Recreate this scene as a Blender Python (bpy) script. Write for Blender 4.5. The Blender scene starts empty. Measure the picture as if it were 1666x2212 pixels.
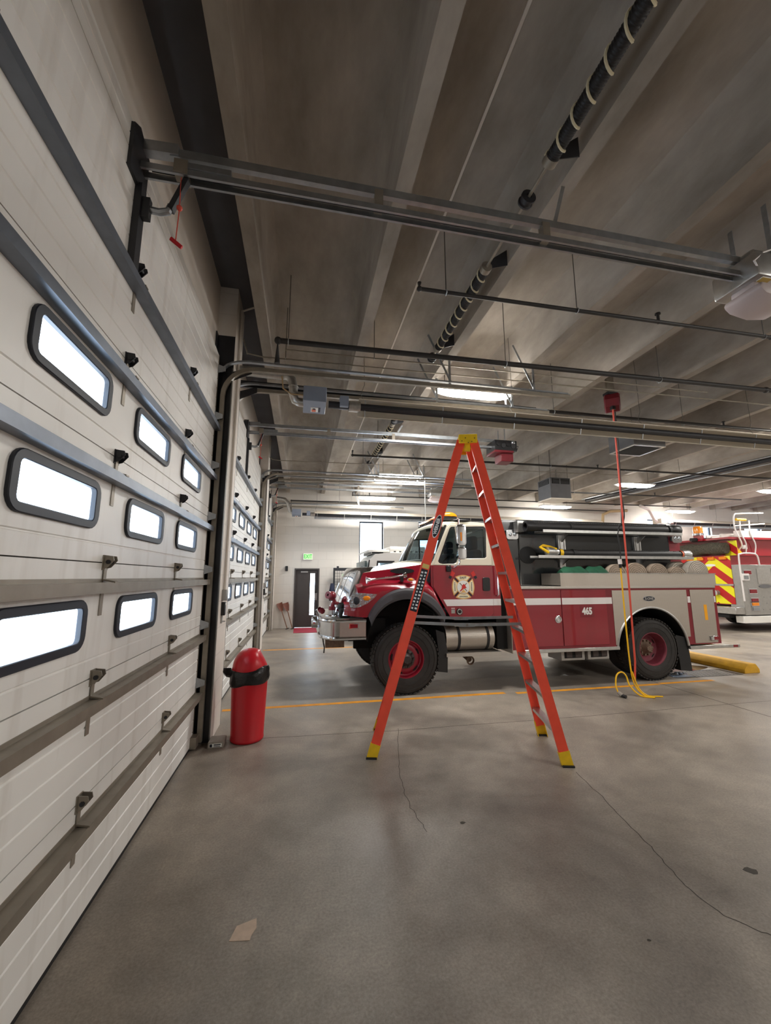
import bpy, bmesh, math, random
from mathutils import Vector, Matrix
from mathutils.geometry import tessellate_polygon
random.seed(7)
scn = bpy.context.scene
COL = scn.collection
PI = math.pi

# ------------------------------------------------------------ camera, sky, exposure
cam_d = bpy.data.cameras.new('camera')
cam = bpy.data.objects.new('camera', cam_d)
COL.objects.link(cam)
cam_d.sensor_fit = 'VERTICAL'
cam_d.sensor_height = 24.0
cam_d.lens = 872.0 / 2212.0 * 24.0
cam_d.clip_start = 0.05
cam_d.clip_end = 200
cam.location = (0, 0, 1.78)
cam.rotation_euler = (math.radians(90 + 9.12), 0, math.radians(-11.71))
scn.camera = cam

WORLD_STRENGTH = 10.0
LAMP_STRENGTH = 105.0
w = bpy.data.worlds.new('daylight')
scn.world = w
w.use_nodes = True
bg = w.node_tree.nodes['Background']
bg.inputs[0].default_value = (0.80, 0.90, 1.0, 1)
bg.inputs[1].default_value = WORLD_STRENGTH
scn.view_settings.view_transform = 'Standard'
scn.view_settings.look = 'None'
scn.view_settings.exposure = 0.22
scn.view_settings.gamma = 1.0
scn.view_settings.use_curve_mapping = False


# ------------------------------------------------------------ materials
def s2l(c):
    return tuple(((x / 255) / 12.92 if x <= 10 else (((x / 255) + 0.055) / 1.055) ** 2.4) for x in c)


MATS = {}


def mat(name, rgb, rough=0.5, metal=0.0, coat=0.0, var=0.0, scale=4.0, bump=0.0, bscale=60.0, emit=0.0, spec=0.5, detail=4):
    m = bpy.data.materials.new(name)
    m.use_nodes = True
    nt = m.node_tree
    b = nt.nodes['Principled BSDF']
    c = s2l(rgb)
    b.inputs['Base Color'].default_value = (*c, 1)
    b.inputs['Roughness'].default_value = rough
    b.inputs['Metallic'].default_value = metal
    b.inputs['Specular IOR Level'].default_value = spec
    if coat:
        b.inputs['Coat Weight'].default_value = coat
        b.inputs['Coat Roughness'].default_value = 0.06
    tc = None
    if var or bump:
        tc = nt.nodes.new('ShaderNodeTexCoord')
    if var:
        n = nt.nodes.new('ShaderNodeTexNoise')
        n.inputs['Scale'].default_value = scale
        n.inputs['Detail'].default_value = detail
        nt.links.new(tc.outputs['Object'], n.inputs['Vector'])
        r = nt.nodes.new('ShaderNodeMapRange')
        r.inputs[1].default_value = 0.3
        r.inputs[2].default_value = 0.7
        r.inputs[3].default_value = 1 - var
        r.inputs[4].default_value = 1 + var
        nt.links.new(n.outputs['Fac'], r.inputs[0])
        mx = nt.nodes.new('ShaderNodeVectorMath')
        mx.operation = 'SCALE'
        mx.inputs[0].default_value = c
        nt.links.new(r.outputs[0], mx.inputs['Scale'])
        nt.links.new(mx.outputs[0], b.inputs['Base Color'])
    if bump:
        n2 = nt.nodes.new('ShaderNodeTexNoise')
        n2.inputs['Scale'].default_value = bscale
        n2.inputs['Detail'].default_value = 3
        nt.links.new(tc.outputs['Object'], n2.inputs['Vector'])
        bp = nt.nodes.new('ShaderNodeBump')
        bp.inputs['Strength'].default_value = bump
        bp.inputs['Distance'].default_value = 0.01
        nt.links.new(n2.outputs['Fac'], bp.inputs['Height'])
        nt.links.new(bp.outputs[0], b.inputs['Normal'])
    if emit:
        b.inputs['Emission Color'].default_value = (*c, 1)
        b.inputs['Emission Strength'].default_value = emit
    MATS[name] = m
    return m


def glass_mat(name, tint, alpha, rough=0.02):
    m = bpy.data.materials.new(name)
    m.use_nodes = True
    nt = m.node_tree
    nt.nodes.clear()
    out = nt.nodes.new('ShaderNodeOutputMaterial')
    tr = nt.nodes.new('ShaderNodeBsdfTransparent')
    tr.inputs[0].default_value = (*tint, 1)
    gl = nt.nodes.new('ShaderNodeBsdfGlossy')
    gl.inputs['Roughness'].default_value = rough
    lw = nt.nodes.new('ShaderNodeLayerWeight')
    pw = nt.nodes.new('ShaderNodeMath')
    pw.operation = 'POWER'
    pw.inputs[1].default_value = 6.0
    nt.links.new(lw.outputs['Facing'], pw.inputs[0])
    fr = nt.nodes.new('ShaderNodeMapRange')
    fr.inputs[3].default_value = 0.035
    fr.inputs[4].default_value = 0.5
    nt.links.new(pw.outputs[0], fr.inputs[0])
    mx = nt.nodes.new('ShaderNodeMixShader')
    nt.links.new(fr.outputs[0], mx.inputs[0])
    nt.links.new(tr.outputs[0], mx.inputs[1])
    nt.links.new(gl.outputs[0], mx.inputs[2])
    nt.links.new(mx.outputs[0], out.inputs[0])
    MATS[name] = m
    return m


def node_new(nt, t, **kw):
    n = nt.nodes.new(t)
    for k, v in kw.items():
        setattr(n, k, v)
    return n


def concrete_floor():
    m = bpy.data.materials.new('sealed_concrete')
    m.use_nodes = True
    nt = m.node_tree
    b = nt.nodes['Principled BSDF']
    g = nt.nodes.new('ShaderNodeNewGeometry')
    n1 = node_new(nt, 'ShaderNodeTexNoise')
    n1.inputs['Scale'].default_value = 0.55
    n1.inputs['Detail'].default_value = 6
    n1.inputs['Roughness'].default_value = 0.6
    n1.inputs['Distortion'].default_value = 0.6
    n2 = node_new(nt, 'ShaderNodeTexNoise')
    n2.inputs['Scale'].default_value = 2.6
    n2.inputs['Detail'].default_value = 8
    n2.inputs['Roughness'].default_value = 0.7
    n3 = node_new(nt, 'ShaderNodeTexNoise')
    n3.inputs['Scale'].default_value = 70
    n3.inputs['Detail'].default_value = 6
    n3.inputs['Roughness'].default_value = 0.7
    for n in (n1, n2, n3):
        nt.links.new(g.outputs['Position'], n.inputs['Vector'])
    r1 = node_new(nt, 'ShaderNodeValToRGB')
    r1.color_ramp.elements[0].position = 0.36
    r1.color_ramp.elements[0].color = (*s2l((130, 121, 112)), 1)
    r1.color_ramp.elements[1].position = 0.66
    r1.color_ramp.elements[1].color = (*s2l((172, 161, 147)), 1)
    nt.links.new(n1.outputs['Fac'], r1.inputs[0])
    r2 = node_new(nt, 'ShaderNodeMapRange')
    r2.inputs[1].default_value = 0.3
    r2.inputs[2].default_value = 0.72
    r2.inputs[3].default_value = 0.72
    r2.inputs[4].default_value = 1.18
    nt.links.new(n2.outputs['Fac'], r2.inputs[0])
    r3 = node_new(nt, 'ShaderNodeMapRange')
    r3.inputs[1].default_value = 0.3
    r3.inputs[2].default_value = 0.7
    r3.inputs[3].default_value = 0.74
    r3.inputs[4].default_value = 1.24
    nt.links.new(n3.outputs['Fac'], r3.inputs[0])
    mm = node_new(nt, 'ShaderNodeMath', operation='MULTIPLY')
    nt.links.new(r2.outputs[0], mm.inputs[0])
    nt.links.new(r3.outputs[0], mm.inputs[1])
    sc = node_new(nt, 'ShaderNodeVectorMath', operation='SCALE')
    nt.links.new(r1.outputs[0], sc.inputs[0])
    nt.links.new(mm.outputs[0], sc.inputs['Scale'])
    nt.links.new(sc.outputs[0], b.inputs['Base Color'])
    rr = node_new(nt, 'ShaderNodeMapRange')
    rr.inputs[1].default_value = 0.3
    rr.inputs[2].default_value = 0.7
    rr.inputs[3].default_value = 0.33
    rr.inputs[4].default_value = 0.52
    nt.links.new(n2.outputs['Fac'], rr.inputs[0])
    nt.links.new(rr.outputs[0], b.inputs['Roughness'])
    bp = node_new(nt, 'ShaderNodeBump')
    bp.inputs['Strength'].default_value = 0.12
    bp.inputs['Distance'].default_value = 0.004
    nt.links.new(n3.outputs['Fac'], bp.inputs['Height'])
    nt.links.new(bp.outputs[0], b.inputs['Normal'])
    MATS['floor'] = m
    return m


def concrete_ceiling():
    m = bpy.data.materials.new('precast_concrete')
    m.use_nodes = True
    nt = m.node_tree
    b = nt.nodes['Principled BSDF']
    g = nt.nodes.new('ShaderNodeNewGeometry')
    mp = node_new(nt, 'ShaderNodeMapping')
    mp.inputs['Scale'].default_value = (1.0, 0.45, 1.0)
    nt.links.new(g.outputs['Position'], mp.inputs['Vector'])
    n1 = node_new(nt, 'ShaderNodeTexNoise')
    n1.inputs['Scale'].default_value = 1.6
    n1.inputs['Detail'].default_value = 7
    n1.inputs['Roughness'].default_value = 0.62
    nt.links.new(mp.outputs[0], n1.inputs['Vector'])
    r1 = node_new(nt, 'ShaderNodeValToRGB')
    r1.color_ramp.elements[0].position = 0.3
    r1.color_ramp.elements[0].color = (*s2l((130, 122, 113)), 1)
    r1.color_ramp.elements[1].position = 0.7
    r1.color_ramp.elements[1].color = (*s2l((180, 171, 161)), 1)
    nt.links.new(n1.outputs['Fac'], r1.inputs[0])
    nt.links.new(r1.outputs[0], b.inputs['Base Color'])
    b.inputs['Roughness'].default_value = 0.85
    b.inputs['Specular IOR Level'].default_value = 0.25
    MATS['ceiling'] = m
    return m


def block_wall(name, rgb, axis):
    """painted concrete block: faint mortar joints"""
    m = bpy.data.materials.new(name)
    m.use_nodes = True
    nt = m.node_tree
    b = nt.nodes['Principled BSDF']
    g = nt.nodes.new('ShaderNodeNewGeometry')
    sx = node_new(nt, 'ShaderNodeSeparateXYZ')
    cx = node_new(nt, 'ShaderNodeCombineXYZ')
    nt.links.new(g.outputs['Position'], sx.inputs[0])
    nt.links.new(sx.outputs[axis], cx.inputs[0])
    nt.links.new(sx.outputs[2], cx.inputs[1])
    br = node_new(nt, 'ShaderNodeTexBrick')
    br.inputs['Scale'].default_value = 1.0
    br.inputs['Brick Width'].default_value = 0.6
    br.inputs['Row Height'].default_value = 0.3
    br.inputs['Mortar Size'].default_value = 0.007
    br.inputs['Mortar Smooth'].default_value = 0.4
    c = s2l(rgb)
    br.inputs['Color1'].default_value = (*c, 1)
    br.inputs['Color2'].default_value = (*[x * 0.97 for x in c], 1)
    br.inputs['Mortar'].default_value = (*[x * 0.88 for x in c], 1)
    nt.links.new(cx.outputs[0], br.inputs['Vector'])
    nt.links.new(br.outputs['Color'], b.inputs['Base Color'])
    b.inputs['Roughness'].default_value = 0.6
    bp = node_new(nt, 'ShaderNodeBump', invert=True)
    bp.inputs['Strength'].default_value = 0.3
    bp.inputs['Distance'].default_value = 0.006
    nt.links.new(br.outputs['Fac'], bp.inputs['Height'])
    nt.links.new(bp.outputs[0], b.inputs['Normal'])
    MATS[name] = m
    return m


def tread_mat(name, rgb, rough):
    m = mat(name, rgb, rough, metal=0.9)
    nt = m.node_tree
    b = nt.nodes['Principled BSDF']
    g = nt.nodes.new('ShaderNodeNewGeometry')
    sx = node_new(nt, 'ShaderNodeSeparateXYZ')
    nt.links.new(g.outputs['Position'], sx.inputs[0])
    fac = []
    for sg in (1, -1):
        a = node_new(nt, 'ShaderNodeMath', operation='MULTIPLY')
        a.inputs[1].default_value = sg
        nt.links.new(sx.outputs[2], a.inputs[0])
        c = node_new(nt, 'ShaderNodeMath', operation='ADD')
        nt.links.new(sx.outputs[0], c.inputs[0])
        nt.links.new(sx.outputs[1], c.inputs[1])
        d = node_new(nt, 'ShaderNodeMath', operation='ADD')
        nt.links.new(a.outputs[0], d.inputs[0])
        nt.links.new(c.outputs[0], d.inputs[1])
        e = node_new(nt, 'ShaderNodeMath', operation='MULTIPLY')
        e.inputs[1].default_value = 150.0
        nt.links.new(d.outputs[0], e.inputs[0])
        f = node_new(nt, 'ShaderNodeMath', operation='SINE')
        nt.links.new(e.outputs[0], f.inputs[0])
        fac.append(f)
    v = node_new(nt, 'ShaderNodeMath', operation='MULTIPLY')
    nt.links.new(fac[0].outputs[0], v.inputs[0])
    nt.links.new(fac[1].outputs[0], v.inputs[1])
    bp = node_new(nt, 'ShaderNodeBump')
    bp.inputs['Strength'].default_value = 0.22
    bp.inputs['Distance'].default_value = 0.004
    nt.links.new(v.outputs[0], bp.inputs['Height'])
    nt.links.new(bp.outputs[0], b.inputs['Normal'])
    return m


def chevron_mat(name, yc, pitch, slope):
    m = bpy.data.materials.new(name)
    m.use_nodes = True
    nt = m.node_tree
    b = nt.nodes['Principled BSDF']
    g = nt.nodes.new('ShaderNodeNewGeometry')
    sx = node_new(nt, 'ShaderNodeSeparateXYZ')
    nt.links.new(g.outputs['Position'], sx.inputs[0])
    a = node_new(nt, 'ShaderNodeMath', operation='SUBTRACT')
    a.inputs[1].default_value = yc
    nt.links.new(sx.outputs[1], a.inputs[0])
    ab = node_new(nt, 'ShaderNodeMath', operation='ABSOLUTE')
    nt.links.new(a.outputs[0], ab.inputs[0])
    sl = node_new(nt, 'ShaderNodeMath', operation='MULTIPLY')
    sl.inputs[1].default_value = slope
    nt.links.new(ab.outputs[0], sl.inputs[0])
    ad = node_new(nt, 'ShaderNodeMath', operation='ADD')
    nt.links.new(sl.outputs[0], ad.inputs[0])
    nt.links.new(sx.outputs[2], ad.inputs[1])
    dv = node_new(nt, 'ShaderNodeMath', operation='DIVIDE')
    dv.inputs[1].default_value = pitch
    nt.links.new(ad.outputs[0], dv.inputs[0])
    fr = node_new(nt, 'ShaderNodeMath', operation='FRACT')
    nt.links.new(dv.outputs[0], fr.inputs[0])
    gt = node_new(nt, 'ShaderNodeMath', operation='GREATER_THAN')
    gt.inputs[1].default_value = 0.5
    nt.links.new(fr.outputs[0], gt.inputs[0])
    mx = node_new(nt, 'ShaderNodeMix', data_type='RGBA')
    mx.inputs['A'].default_value = (*s2l((190, 32, 34)), 1)
    mx.inputs['B'].default_value = (*s2l((240, 232, 30)), 1)
    nt.links.new(gt.outputs[0], mx.inputs['Factor'])
    nt.links.new(mx.outputs['Result'], b.inputs['Base Color'])
    b.inputs['Roughness'].default_value = 0.4
    MATS[name] = m
    return m


concrete_floor()
concrete_ceiling()
block_wall('wall_x', (222, 214, 205), 1)
block_wall('wall_y', (204, 198, 190), 0)
mat('wall_plain', (220, 212, 203), 0.6, var=0.04, scale=2)
mat('door_white', (238, 236, 232), 0.42, var=0.05, scale=1.6)
_m = MATS['door_white']
_nt = _m.node_tree
_b = _nt.nodes['Principled BSDF']
_src = _b.inputs['Base Color'].links[0].from_socket
_g = _nt.nodes.new('ShaderNodeNewGeometry')
_mp = node_new(_nt, 'ShaderNodeMapping')
_mp.inputs['Scale'].default_value = (1.0, 9.0, 0.9)
_nt.links.new(_g.outputs['Position'], _mp.inputs['Vector'])
_n = node_new(_nt, 'ShaderNodeTexNoise')
_n.inputs['Scale'].default_value = 1.0
_n.inputs['Detail'].default_value = 6
_nt.links.new(_mp.outputs[0], _n.inputs['Vector'])
_r = node_new(_nt, 'ShaderNodeMapRange')
_r.inputs[1].default_value = 0.54
_r.inputs[2].default_value = 0.78
_r.inputs[3].default_value = 0.0
_r.inputs[4].default_value = 0.34
_nt.links.new(_n.outputs['Fac'], _r.inputs[0])
_x = node_new(_nt, 'ShaderNodeMix', data_type='RGBA')
_x.inputs['B'].default_value = (*s2l((178, 166, 150)), 1)
_nt.links.new(_r.outputs[0], _x.inputs['Factor'])
_nt.links.new(_src, _x.inputs['A'])
_nt.links.new(_x.outputs['Result'], _b.inputs['Base Color'])
mat('door_seam', (60, 56, 52), 0.7)
mat('galv', (168, 172, 176), 0.36, metal=0.85, var=0.12, scale=14)
mat('galv_dull', (150, 142, 130), 0.5, metal=0.6, var=0.12, scale=9)
mat('strut_blue', (118, 124, 134), 0.42, metal=0.7, var=0.12, scale=9)
mat('track_grey', (92, 88, 84), 0.5, metal=0.4, var=0.12, scale=7)
mat('slab_strip_dark', (84, 82, 84), 0.85, var=0.1, scale=3)
mat('black_steel', (34, 35, 40), 0.45, var=0.15, scale=8)
mat('black_pipe', (40, 38, 38), 0.5, var=0.1, scale=6)
mat('grey_pipe', (96, 92, 88), 0.55, metal=0.3)
mat('black_rubber', (30, 30, 31), 0.62, var=0.15, scale=10)
mat('frame_black', (26, 31, 42), 0.5)
mat('black_plastic', (28, 28, 30), 0.4)
mat('flare_grey', (70, 70, 74), 0.5)
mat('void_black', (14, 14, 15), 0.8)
mat('cream_paint', (236, 228, 206), 0.28, coat=0.6)
mat('red_paint', (144, 10, 36), 0.3, coat=0.9, var=0.06, scale=1.5)
mat('red_trim', (128, 16, 34), 0.4, coat=0.3)
mat('white_stripe', (238, 234, 232), 0.4)
mat('white_plastic', (235, 230, 228), 0.45)
mat('silver_paint', (168, 166, 162), 0.42, metal=0.5, var=0.06, scale=10)
mat('chrome', (222, 226, 232), 0.08, metal=1.0)
mat('steel', (190, 190, 190), 0.22, metal=1.0, var=0.06, scale=12)
mat('alum', (198, 198, 196), 0.3, metal=0.9, var=0.08, scale=16)
tread_mat('tread', (196, 192, 186), 0.34)
tread_mat('tread_dull', (186, 178, 168), 0.45)
mat('tire', (46, 43, 41), 0.78, var=0.2, scale=9, bump=0.2, bscale=40)
mat('rim_red', (142, 18, 40), 0.42, var=0.12, scale=10)
mat('rim_faded', (122, 48, 62), 0.6, var=0.2, scale=12)
mat('hub_dark', (74, 66, 64), 0.5, metal=0.5, var=0.2, scale=30)
mat('hub_tan', (120, 100, 84), 0.7, var=0.2, scale=30)
mat('amber', (240, 140, 24), 0.2, coat=0.5)
mat('red_lens', (130, 12, 28), 0.2, coat=0.5)
mat('clear_lens', (190, 198, 208), 0.12, metal=0.9)
mat('headlight_glass', (200, 208, 218), 0.14, metal=0.95, bump=0.9, bscale=24)
mat('reflector_yellow', (250, 172, 20), 0.4)
mat('tank_black', (20, 24, 27), 0.22, coat=0.6, var=0.15, scale=3)
mat('hose_black', (36, 35, 36), 0.5, var=0.1, scale=30)
mat('hose_tan', (186, 168, 150), 0.85, var=0.14, scale=18, bump=0.3, bscale=80)
mat('hose_white', (214, 206, 194), 0.85, var=0.1, scale=18, bump=0.3, bscale=80)
mat('hose_groove', (126, 112, 98), 0.9)
mat('tarp_green', (22, 84, 58), 0.75, var=0.2, scale=9, bump=0.5, bscale=14)
mat('ladder_orange', (246, 84, 58), 0.42, var=0.06, scale=8)
mat('yellow_plastic', (236, 190, 22), 0.5, var=0.08, scale=20)
mat('yellow_line', (226, 150, 34), 0.6, var=0.18, scale=5)
mat('yellow_curb', (206, 156, 36), 0.6, var=0.16, scale=6, bump=0.2, bscale=30)
mat('yellow_cord', (244, 190, 20), 0.45)
mat('red_hose', (216, 80, 62), 0.5)
mat('red_plastic', (192, 20, 34), 0.32, var=0.05, scale=3)
mat('bag_black', (18, 18, 19), 0.28, bump=0.9, bscale=18)
mat('deck_red', (128, 18, 36), 0.4, coat=0.4, var=0.1, scale=12)
mat('reel_red', (104, 20, 30), 0.5, var=0.12, scale=8)
mat('grey_blue', (132, 140, 156), 0.45, var=0.05, scale=6)
mat('hood_grey', (104, 104, 106), 0.55, var=0.08, scale=5)
mat('reflector', (228, 218, 202), 0.4, metal=0.1)
mat('duct', (188, 186, 182), 0.28, metal=0.9, var=0.15, scale=18)
mat('door_dark', (62, 56, 54), 0.5, var=0.06, scale=4)
mat('exit_green', (176, 226, 160), 0.5, emit=0.6)
mat('exit_letter', (40, 170, 60), 0.5, emit=0.4)
mat('mat_red', (150, 34, 52), 0.9, var=0.12, scale=30, bump=0.5, bscale=120)
mat('shovel_orange', (112, 62, 46), 0.6, var=0.15, scale=10)
mat('wood', (120, 78, 52), 0.6, var=0.2, scale=10)
mat('brick_grey', (150, 142, 132), 0.8, var=0.1, scale=20)
mat('label_white', (240, 240, 236), 0.5)
mat('label_black', (24, 28, 40), 0.5)
mat('label_orange', (226, 110, 70), 0.5)
mat('label_yellow', (226, 196, 110), 0.5)
mat('label_red', (200, 70, 66), 0.5)
mat('gold', (232, 184, 112), 0.45)
mat('emblem_cream', (244, 234, 200), 0.45)
mat('emblem_red', (206, 44, 40), 0.45)
mat('gear_navy', (34, 40, 62), 0.85, bump=0.4, bscale=20)
mat('patch_light', (206, 182, 160), 0.8, var=0.1, scale=20)
mat('crack', (58, 52, 46), 0.9)
mat('joint', (84, 76, 68), 0.9)
mat('stain', (62, 56, 48), 0.7)
mat('drain_iron', (70, 62, 54), 0.5, metal=0.5, var=0.2, scale=20)
mat('vehicle_white', (236, 234, 228), 0.3, coat=0.5)
mat('engine_red', (146, 16, 32), 0.3, coat=0.7)
mat('camo', (78, 73, 62), 0.9, var=0.5, scale=26, bump=0.8, bscale=26)
mat('seat_dark', (64, 68, 80), 0.7)
mat('rope_white', (206, 196, 164), 0.7)
mat('spring', (36, 36, 38), 0.5, metal=0.3)
mat('lens_off', (196, 182, 180), 0.5)
mat('lamp_lens', (255, 252, 246), 0.4, emit=LAMP_STRENGTH)
mat('lamp_body', (214, 210, 204), 0.4)
mat('plastic_wrap', (200, 214, 236), 0.08, metal=0.5, bump=1.0, bscale=16)
mat('tan', (176, 150, 112), 0.6)
mat('water', (70, 66, 62), 0.04, spec=0.8)
glass_mat('pane', (0.92, 0.96, 1.0), 0)
glass_mat('tint', (0.5, 0.56, 0.58), 0)
chevron_mat('chevron', 11.62, 0.62, 0.8)
chevron_mat('chevron_up', 11.97, 0.55, 0.8)

# ------------------------------------------------------------ mesh helpers
WL = {}


class MB:
    def __init__(self):
        self.v, self.f, self.m, self.s = [], [], [], []
        self.mats = []

    def mi(self, name):
        if name not in self.mats:
            self.mats.append(name)
        return self.mats.index(name)

    def add(self, vs, fs, mt, smooth=False):
        o = len(self.v)
        i = self.mi(mt)
        self.v += [Vector(p) for p in vs]
        for f in fs:
            self.f.append(tuple(o + k for k in f))
            self.m.append(i)
            self.s.append(smooth)
        return self

    def box(self, x0, x1, y0, y1, z0, z1, mt):
        vs = [(x, y, z) for x in (x0, x1) for y in (y0, y1) for z in (z0, z1)]
        fs = [(0, 1, 3, 2), (4, 6, 7, 5), (0, 4, 5, 1), (2, 3, 7, 6), (0, 2, 6, 4), (1, 5, 7, 3)]
        return self.add(vs, fs, mt)

    def obox(self, c, ax, ay, az, mt):
        """box from a centre and three half-extent vectors"""
        c, ax, ay, az = Vector(c), Vector(ax), Vector(ay), Vector(az)
        vs = [c + sx * ax + sy * ay + sz * az for sx in (-1, 1) for sy in (-1, 1) for sz in (-1, 1)]
        fs = [(0, 1, 3, 2), (4, 6, 7, 5), (0, 4, 5, 1), (2, 3, 7, 6), (0, 2, 6, 4), (1, 5, 7, 3)]
        return self.add(vs, fs, mt)

    def bar(self, p0, p1, w, t, mt, up=(0, 0, 1)):
        """rectangular bar between two points; w across, t along 'up'"""
        p0, p1 = Vector(p0), Vector(p1)
        d = (p1 - p0)
        tl = d.normalized()
        u = Vector(up)
        side = tl.cross(u)
        if side.length < 1e-4:
            side = tl.cross(Vector((1, 0, 0)))
        side.normalize()
        n = side.cross(tl).normalized()
        return self.obox((p0 + p1) / 2, d / 2, side * w / 2, n * t / 2, mt)

    def ring_pts(self, c, a, b, r, n, ph=0.0):
        return [c + a * (r * math.cos(ph + 2 * PI * k / n)) + b * (r * math.sin(ph + 2 * PI * k / n)) for k in range(n)]

    def cyl(self, p0, p1, r0, mt, r1=None, n=16, caps=True, smooth=True):
        p0, p1 = Vector(p0), Vector(p1)
        r1 = r0 if r1 is None else r1
        t = (p1 - p0).normalized()
        a = t.orthogonal().normalized()
        b = t.cross(a)
        vs = self.ring_pts(p0, a, b, r0, n) + self.ring_pts(p1, a, b, r1, n)
        fs = [(k, (k + 1) % n, n + (k + 1) % n, n + k) for k in range(n)]
        self.add(vs, fs, mt, smooth)
        if caps:
            self.add(vs, [tuple(range(n))[::-1], tuple(range(n, 2 * n))], mt)
        return self

    def tube(self, pts, r, mt, n=8, closed=False, caps=True):
        pts = [Vector(p) for p in pts]
        N = len(pts)
        tans = []
        for i in range(N):
            if closed:
                t = pts[(i + 1) % N] - pts[i - 1]
            else:
                t = pts[min(i + 1, N - 1)] - pts[max(i - 1, 0)]
            tans.append(t.normalized())
        a = tans[0].orthogonal().normalized()
        vs = []
        for i in range(N):
            t = tans[i]
            a = (a - t * a.dot(t))
            if a.length < 1e-6:
                a = t.orthogonal()
            a.normalize()
            b = t.cross(a)
            rr = r[i] if isinstance(r, (list, tuple)) else r
            vs += self.ring_pts(pts[i], a, b, rr, n)
        fs = []
        for i in range(N if closed else N - 1):
            j = (i + 1) % N
            for k in range(n):
                l = (k + 1) % n
                fs.append((i * n + k, i * n + l, j * n + l, j * n + k))
        self.add(vs, fs, mt, True)
        if caps and not closed:
            self.add(vs, [tuple(range(n))[::-1], tuple(range((N - 1) * n, N * n))], mt)
        return self

    def lathe(self, prof, c, axis, mt, n=32, smooth=True, closed=False):
        """profile (r, h) turned about an axis through c"""
        c = Vector(c)
        ax = Vector(axis).normalized()
        a = ax.orthogonal().normalized()
        b = ax.cross(a)
        vs, fs = [], []
        P = len(prof)
        for (r, h) in prof:
            vs += self.ring_pts(c + ax * h, a, b, max(r, 1e-4), n)
        for i in range(P if closed else P - 1):
            j = (i + 1) % P
            for k in range(n):
                l = (k + 1) % n
                fs.append((i * n + k, i * n + l, j * n + l, j * n + k))
        return self.add(vs, fs, mt, smooth)

    def sphere(self, c, r, mt, nu=16, nv=10, sc=(1, 1, 1)):
        c = Vector(c)
        vs, fs = [], []
        for i in range(nv + 1):
            th = PI * i / nv
            for k in range(nu):
                ph = 2 * PI * k / nu
                vs.append(c + Vector((r * sc[0] * math.sin(th) * math.cos(ph), r * sc[1] * math.sin(th) * math.sin(ph), r * sc[2] * math.cos(th))))
        for i in range(nv):
            for k in range(nu):
                l = (k + 1) % nu
                fs.append((i * nu + k, (i + 1) * nu + k, (i + 1) * nu + l, i * nu + l))
        return self.add(vs, fs, mt, True)

    def torus(self, c, R, r, axis, mt, n=24, k=8):
        c = Vector(c)
        ax = Vector(axis).normalized()
        a = ax.orthogonal().normalized()
        b = ax.cross(a)
        return self.tube([c + a * R * math.cos(2 * PI * i / n) + b * R * math.sin(2 * PI * i / n) for i in range(n)], r, mt, k, closed=True)

    def plate(self, outer, a, b, plane, mt, holes=(), edge=None):
        """extrude a polygon (with holes) between a and b along the plane's normal"""
        def P(u, v, h):
            return {'xz': (u, h, v), 'yz': (h, u, v), 'xy': (u, v, h)}[plane]
        polys = [list(outer)] + [list(h) for h in holes]
        tri = tessellate_polygon([[Vector((u, v, 0)) for (u, v) in p] for p in polys])
        flat = [q for p in polys for q in p]
        n = len(flat)
        vs = [P(u, v, a) for u, v in flat] + [P(u, v, b) for u, v in flat]
        fs = [tuple(t) for t in tri] + [tuple(n + k for k in reversed(t)) for t in tri]
        self.add(vs, fs, mt)
        o = 0
        for p in polys:
            k = len(p)
            self.add([vs[o + i] for i in range(k)] + [vs[n + o + i] for i in range(k)],
                     [(i, (i + 1) % k, k + (i + 1) % k, k + i) for i in range(k)], edge or mt)
            o += k
        return self

    def loft(self, rings, mt, closed=False, smooth=True, caps=False):
        n = len(rings[0])
        vs = [p for r in rings for p in r]
        fs = []
        for i in range(len(rings) - 1):
            for k in range(n if closed else n - 1):
                l = (k + 1) % n
                fs.append((i * n + k, i * n + l, (i + 1) * n + l, (i + 1) * n + k))
        self.add(vs, fs, mt, smooth)
        if caps:
            self.add(vs, [tuple(range(n)), tuple(range((len(rings) - 1) * n, len(rings) * n))], mt)
        return self

    def sweep(self, prof, path, side, mt, smooth=False):
        """sweep a closed 2D profile (along 'side', along normal) on a planar path"""
        path = [Vector(p) for p in path]
        side = Vector(side).normalized()
        rings = []
        for i, p in enumerate(path):
            t = (path[min(i + 1, len(path) - 1)] - path[max(i - 1, 0)]).normalized()
            nrm = t.cross(side).normalized()
            rings.append([p + side * u + nrm * v for (u, v) in prof])
        return self.loft(rings, mt, closed=True, smooth=smooth, caps=True)

    def build(self, name, parent=None, bevel=0.0, seg=1, fix=True, base=False):
        me = bpy.data.meshes.new(name)
        xs = [p.x for p in self.v]
        ys = [p.y for p in self.v]
        zs = [p.z for p in self.v]
        c = Vector(((min(xs) + max(xs)) / 2, (min(ys) + max(ys)) / 2, min(zs) if (base or parent is None) else (min(zs) + max(zs)) / 2))
        me.from_pydata([tuple(p - c) for p in self.v], [], self.f)
        for n in self.mats:
            me.materials.append(MATS[n])
        me.polygons.foreach_set('material_index', self.m)
        me.polygons.foreach_set('use_smooth', self.s)
        bm = bmesh.new()
        bm.from_mesh(me)
        bmesh.ops.remove_doubles(bm, verts=bm.verts, dist=1e-5)
        if fix:
            bmesh.ops.recalc_face_normals(bm, faces=bm.faces)
        if bevel:
            es = [e for e in bm.edges if len(e.link_faces) == 2 and e.calc_face_angle(0) > 0.6]
            bmesh.ops.bevel(bm, geom=es, offset=bevel, segments=seg, profile=0.5, affect='EDGES', clamp_overlap=True)
        bm.to_mesh(me)
        bm.free()
        me.set_sharp_from_angle(angle=0.75)
        o = bpy.data.objects.new(name, me)
        COL.objects.link(o)
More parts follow.
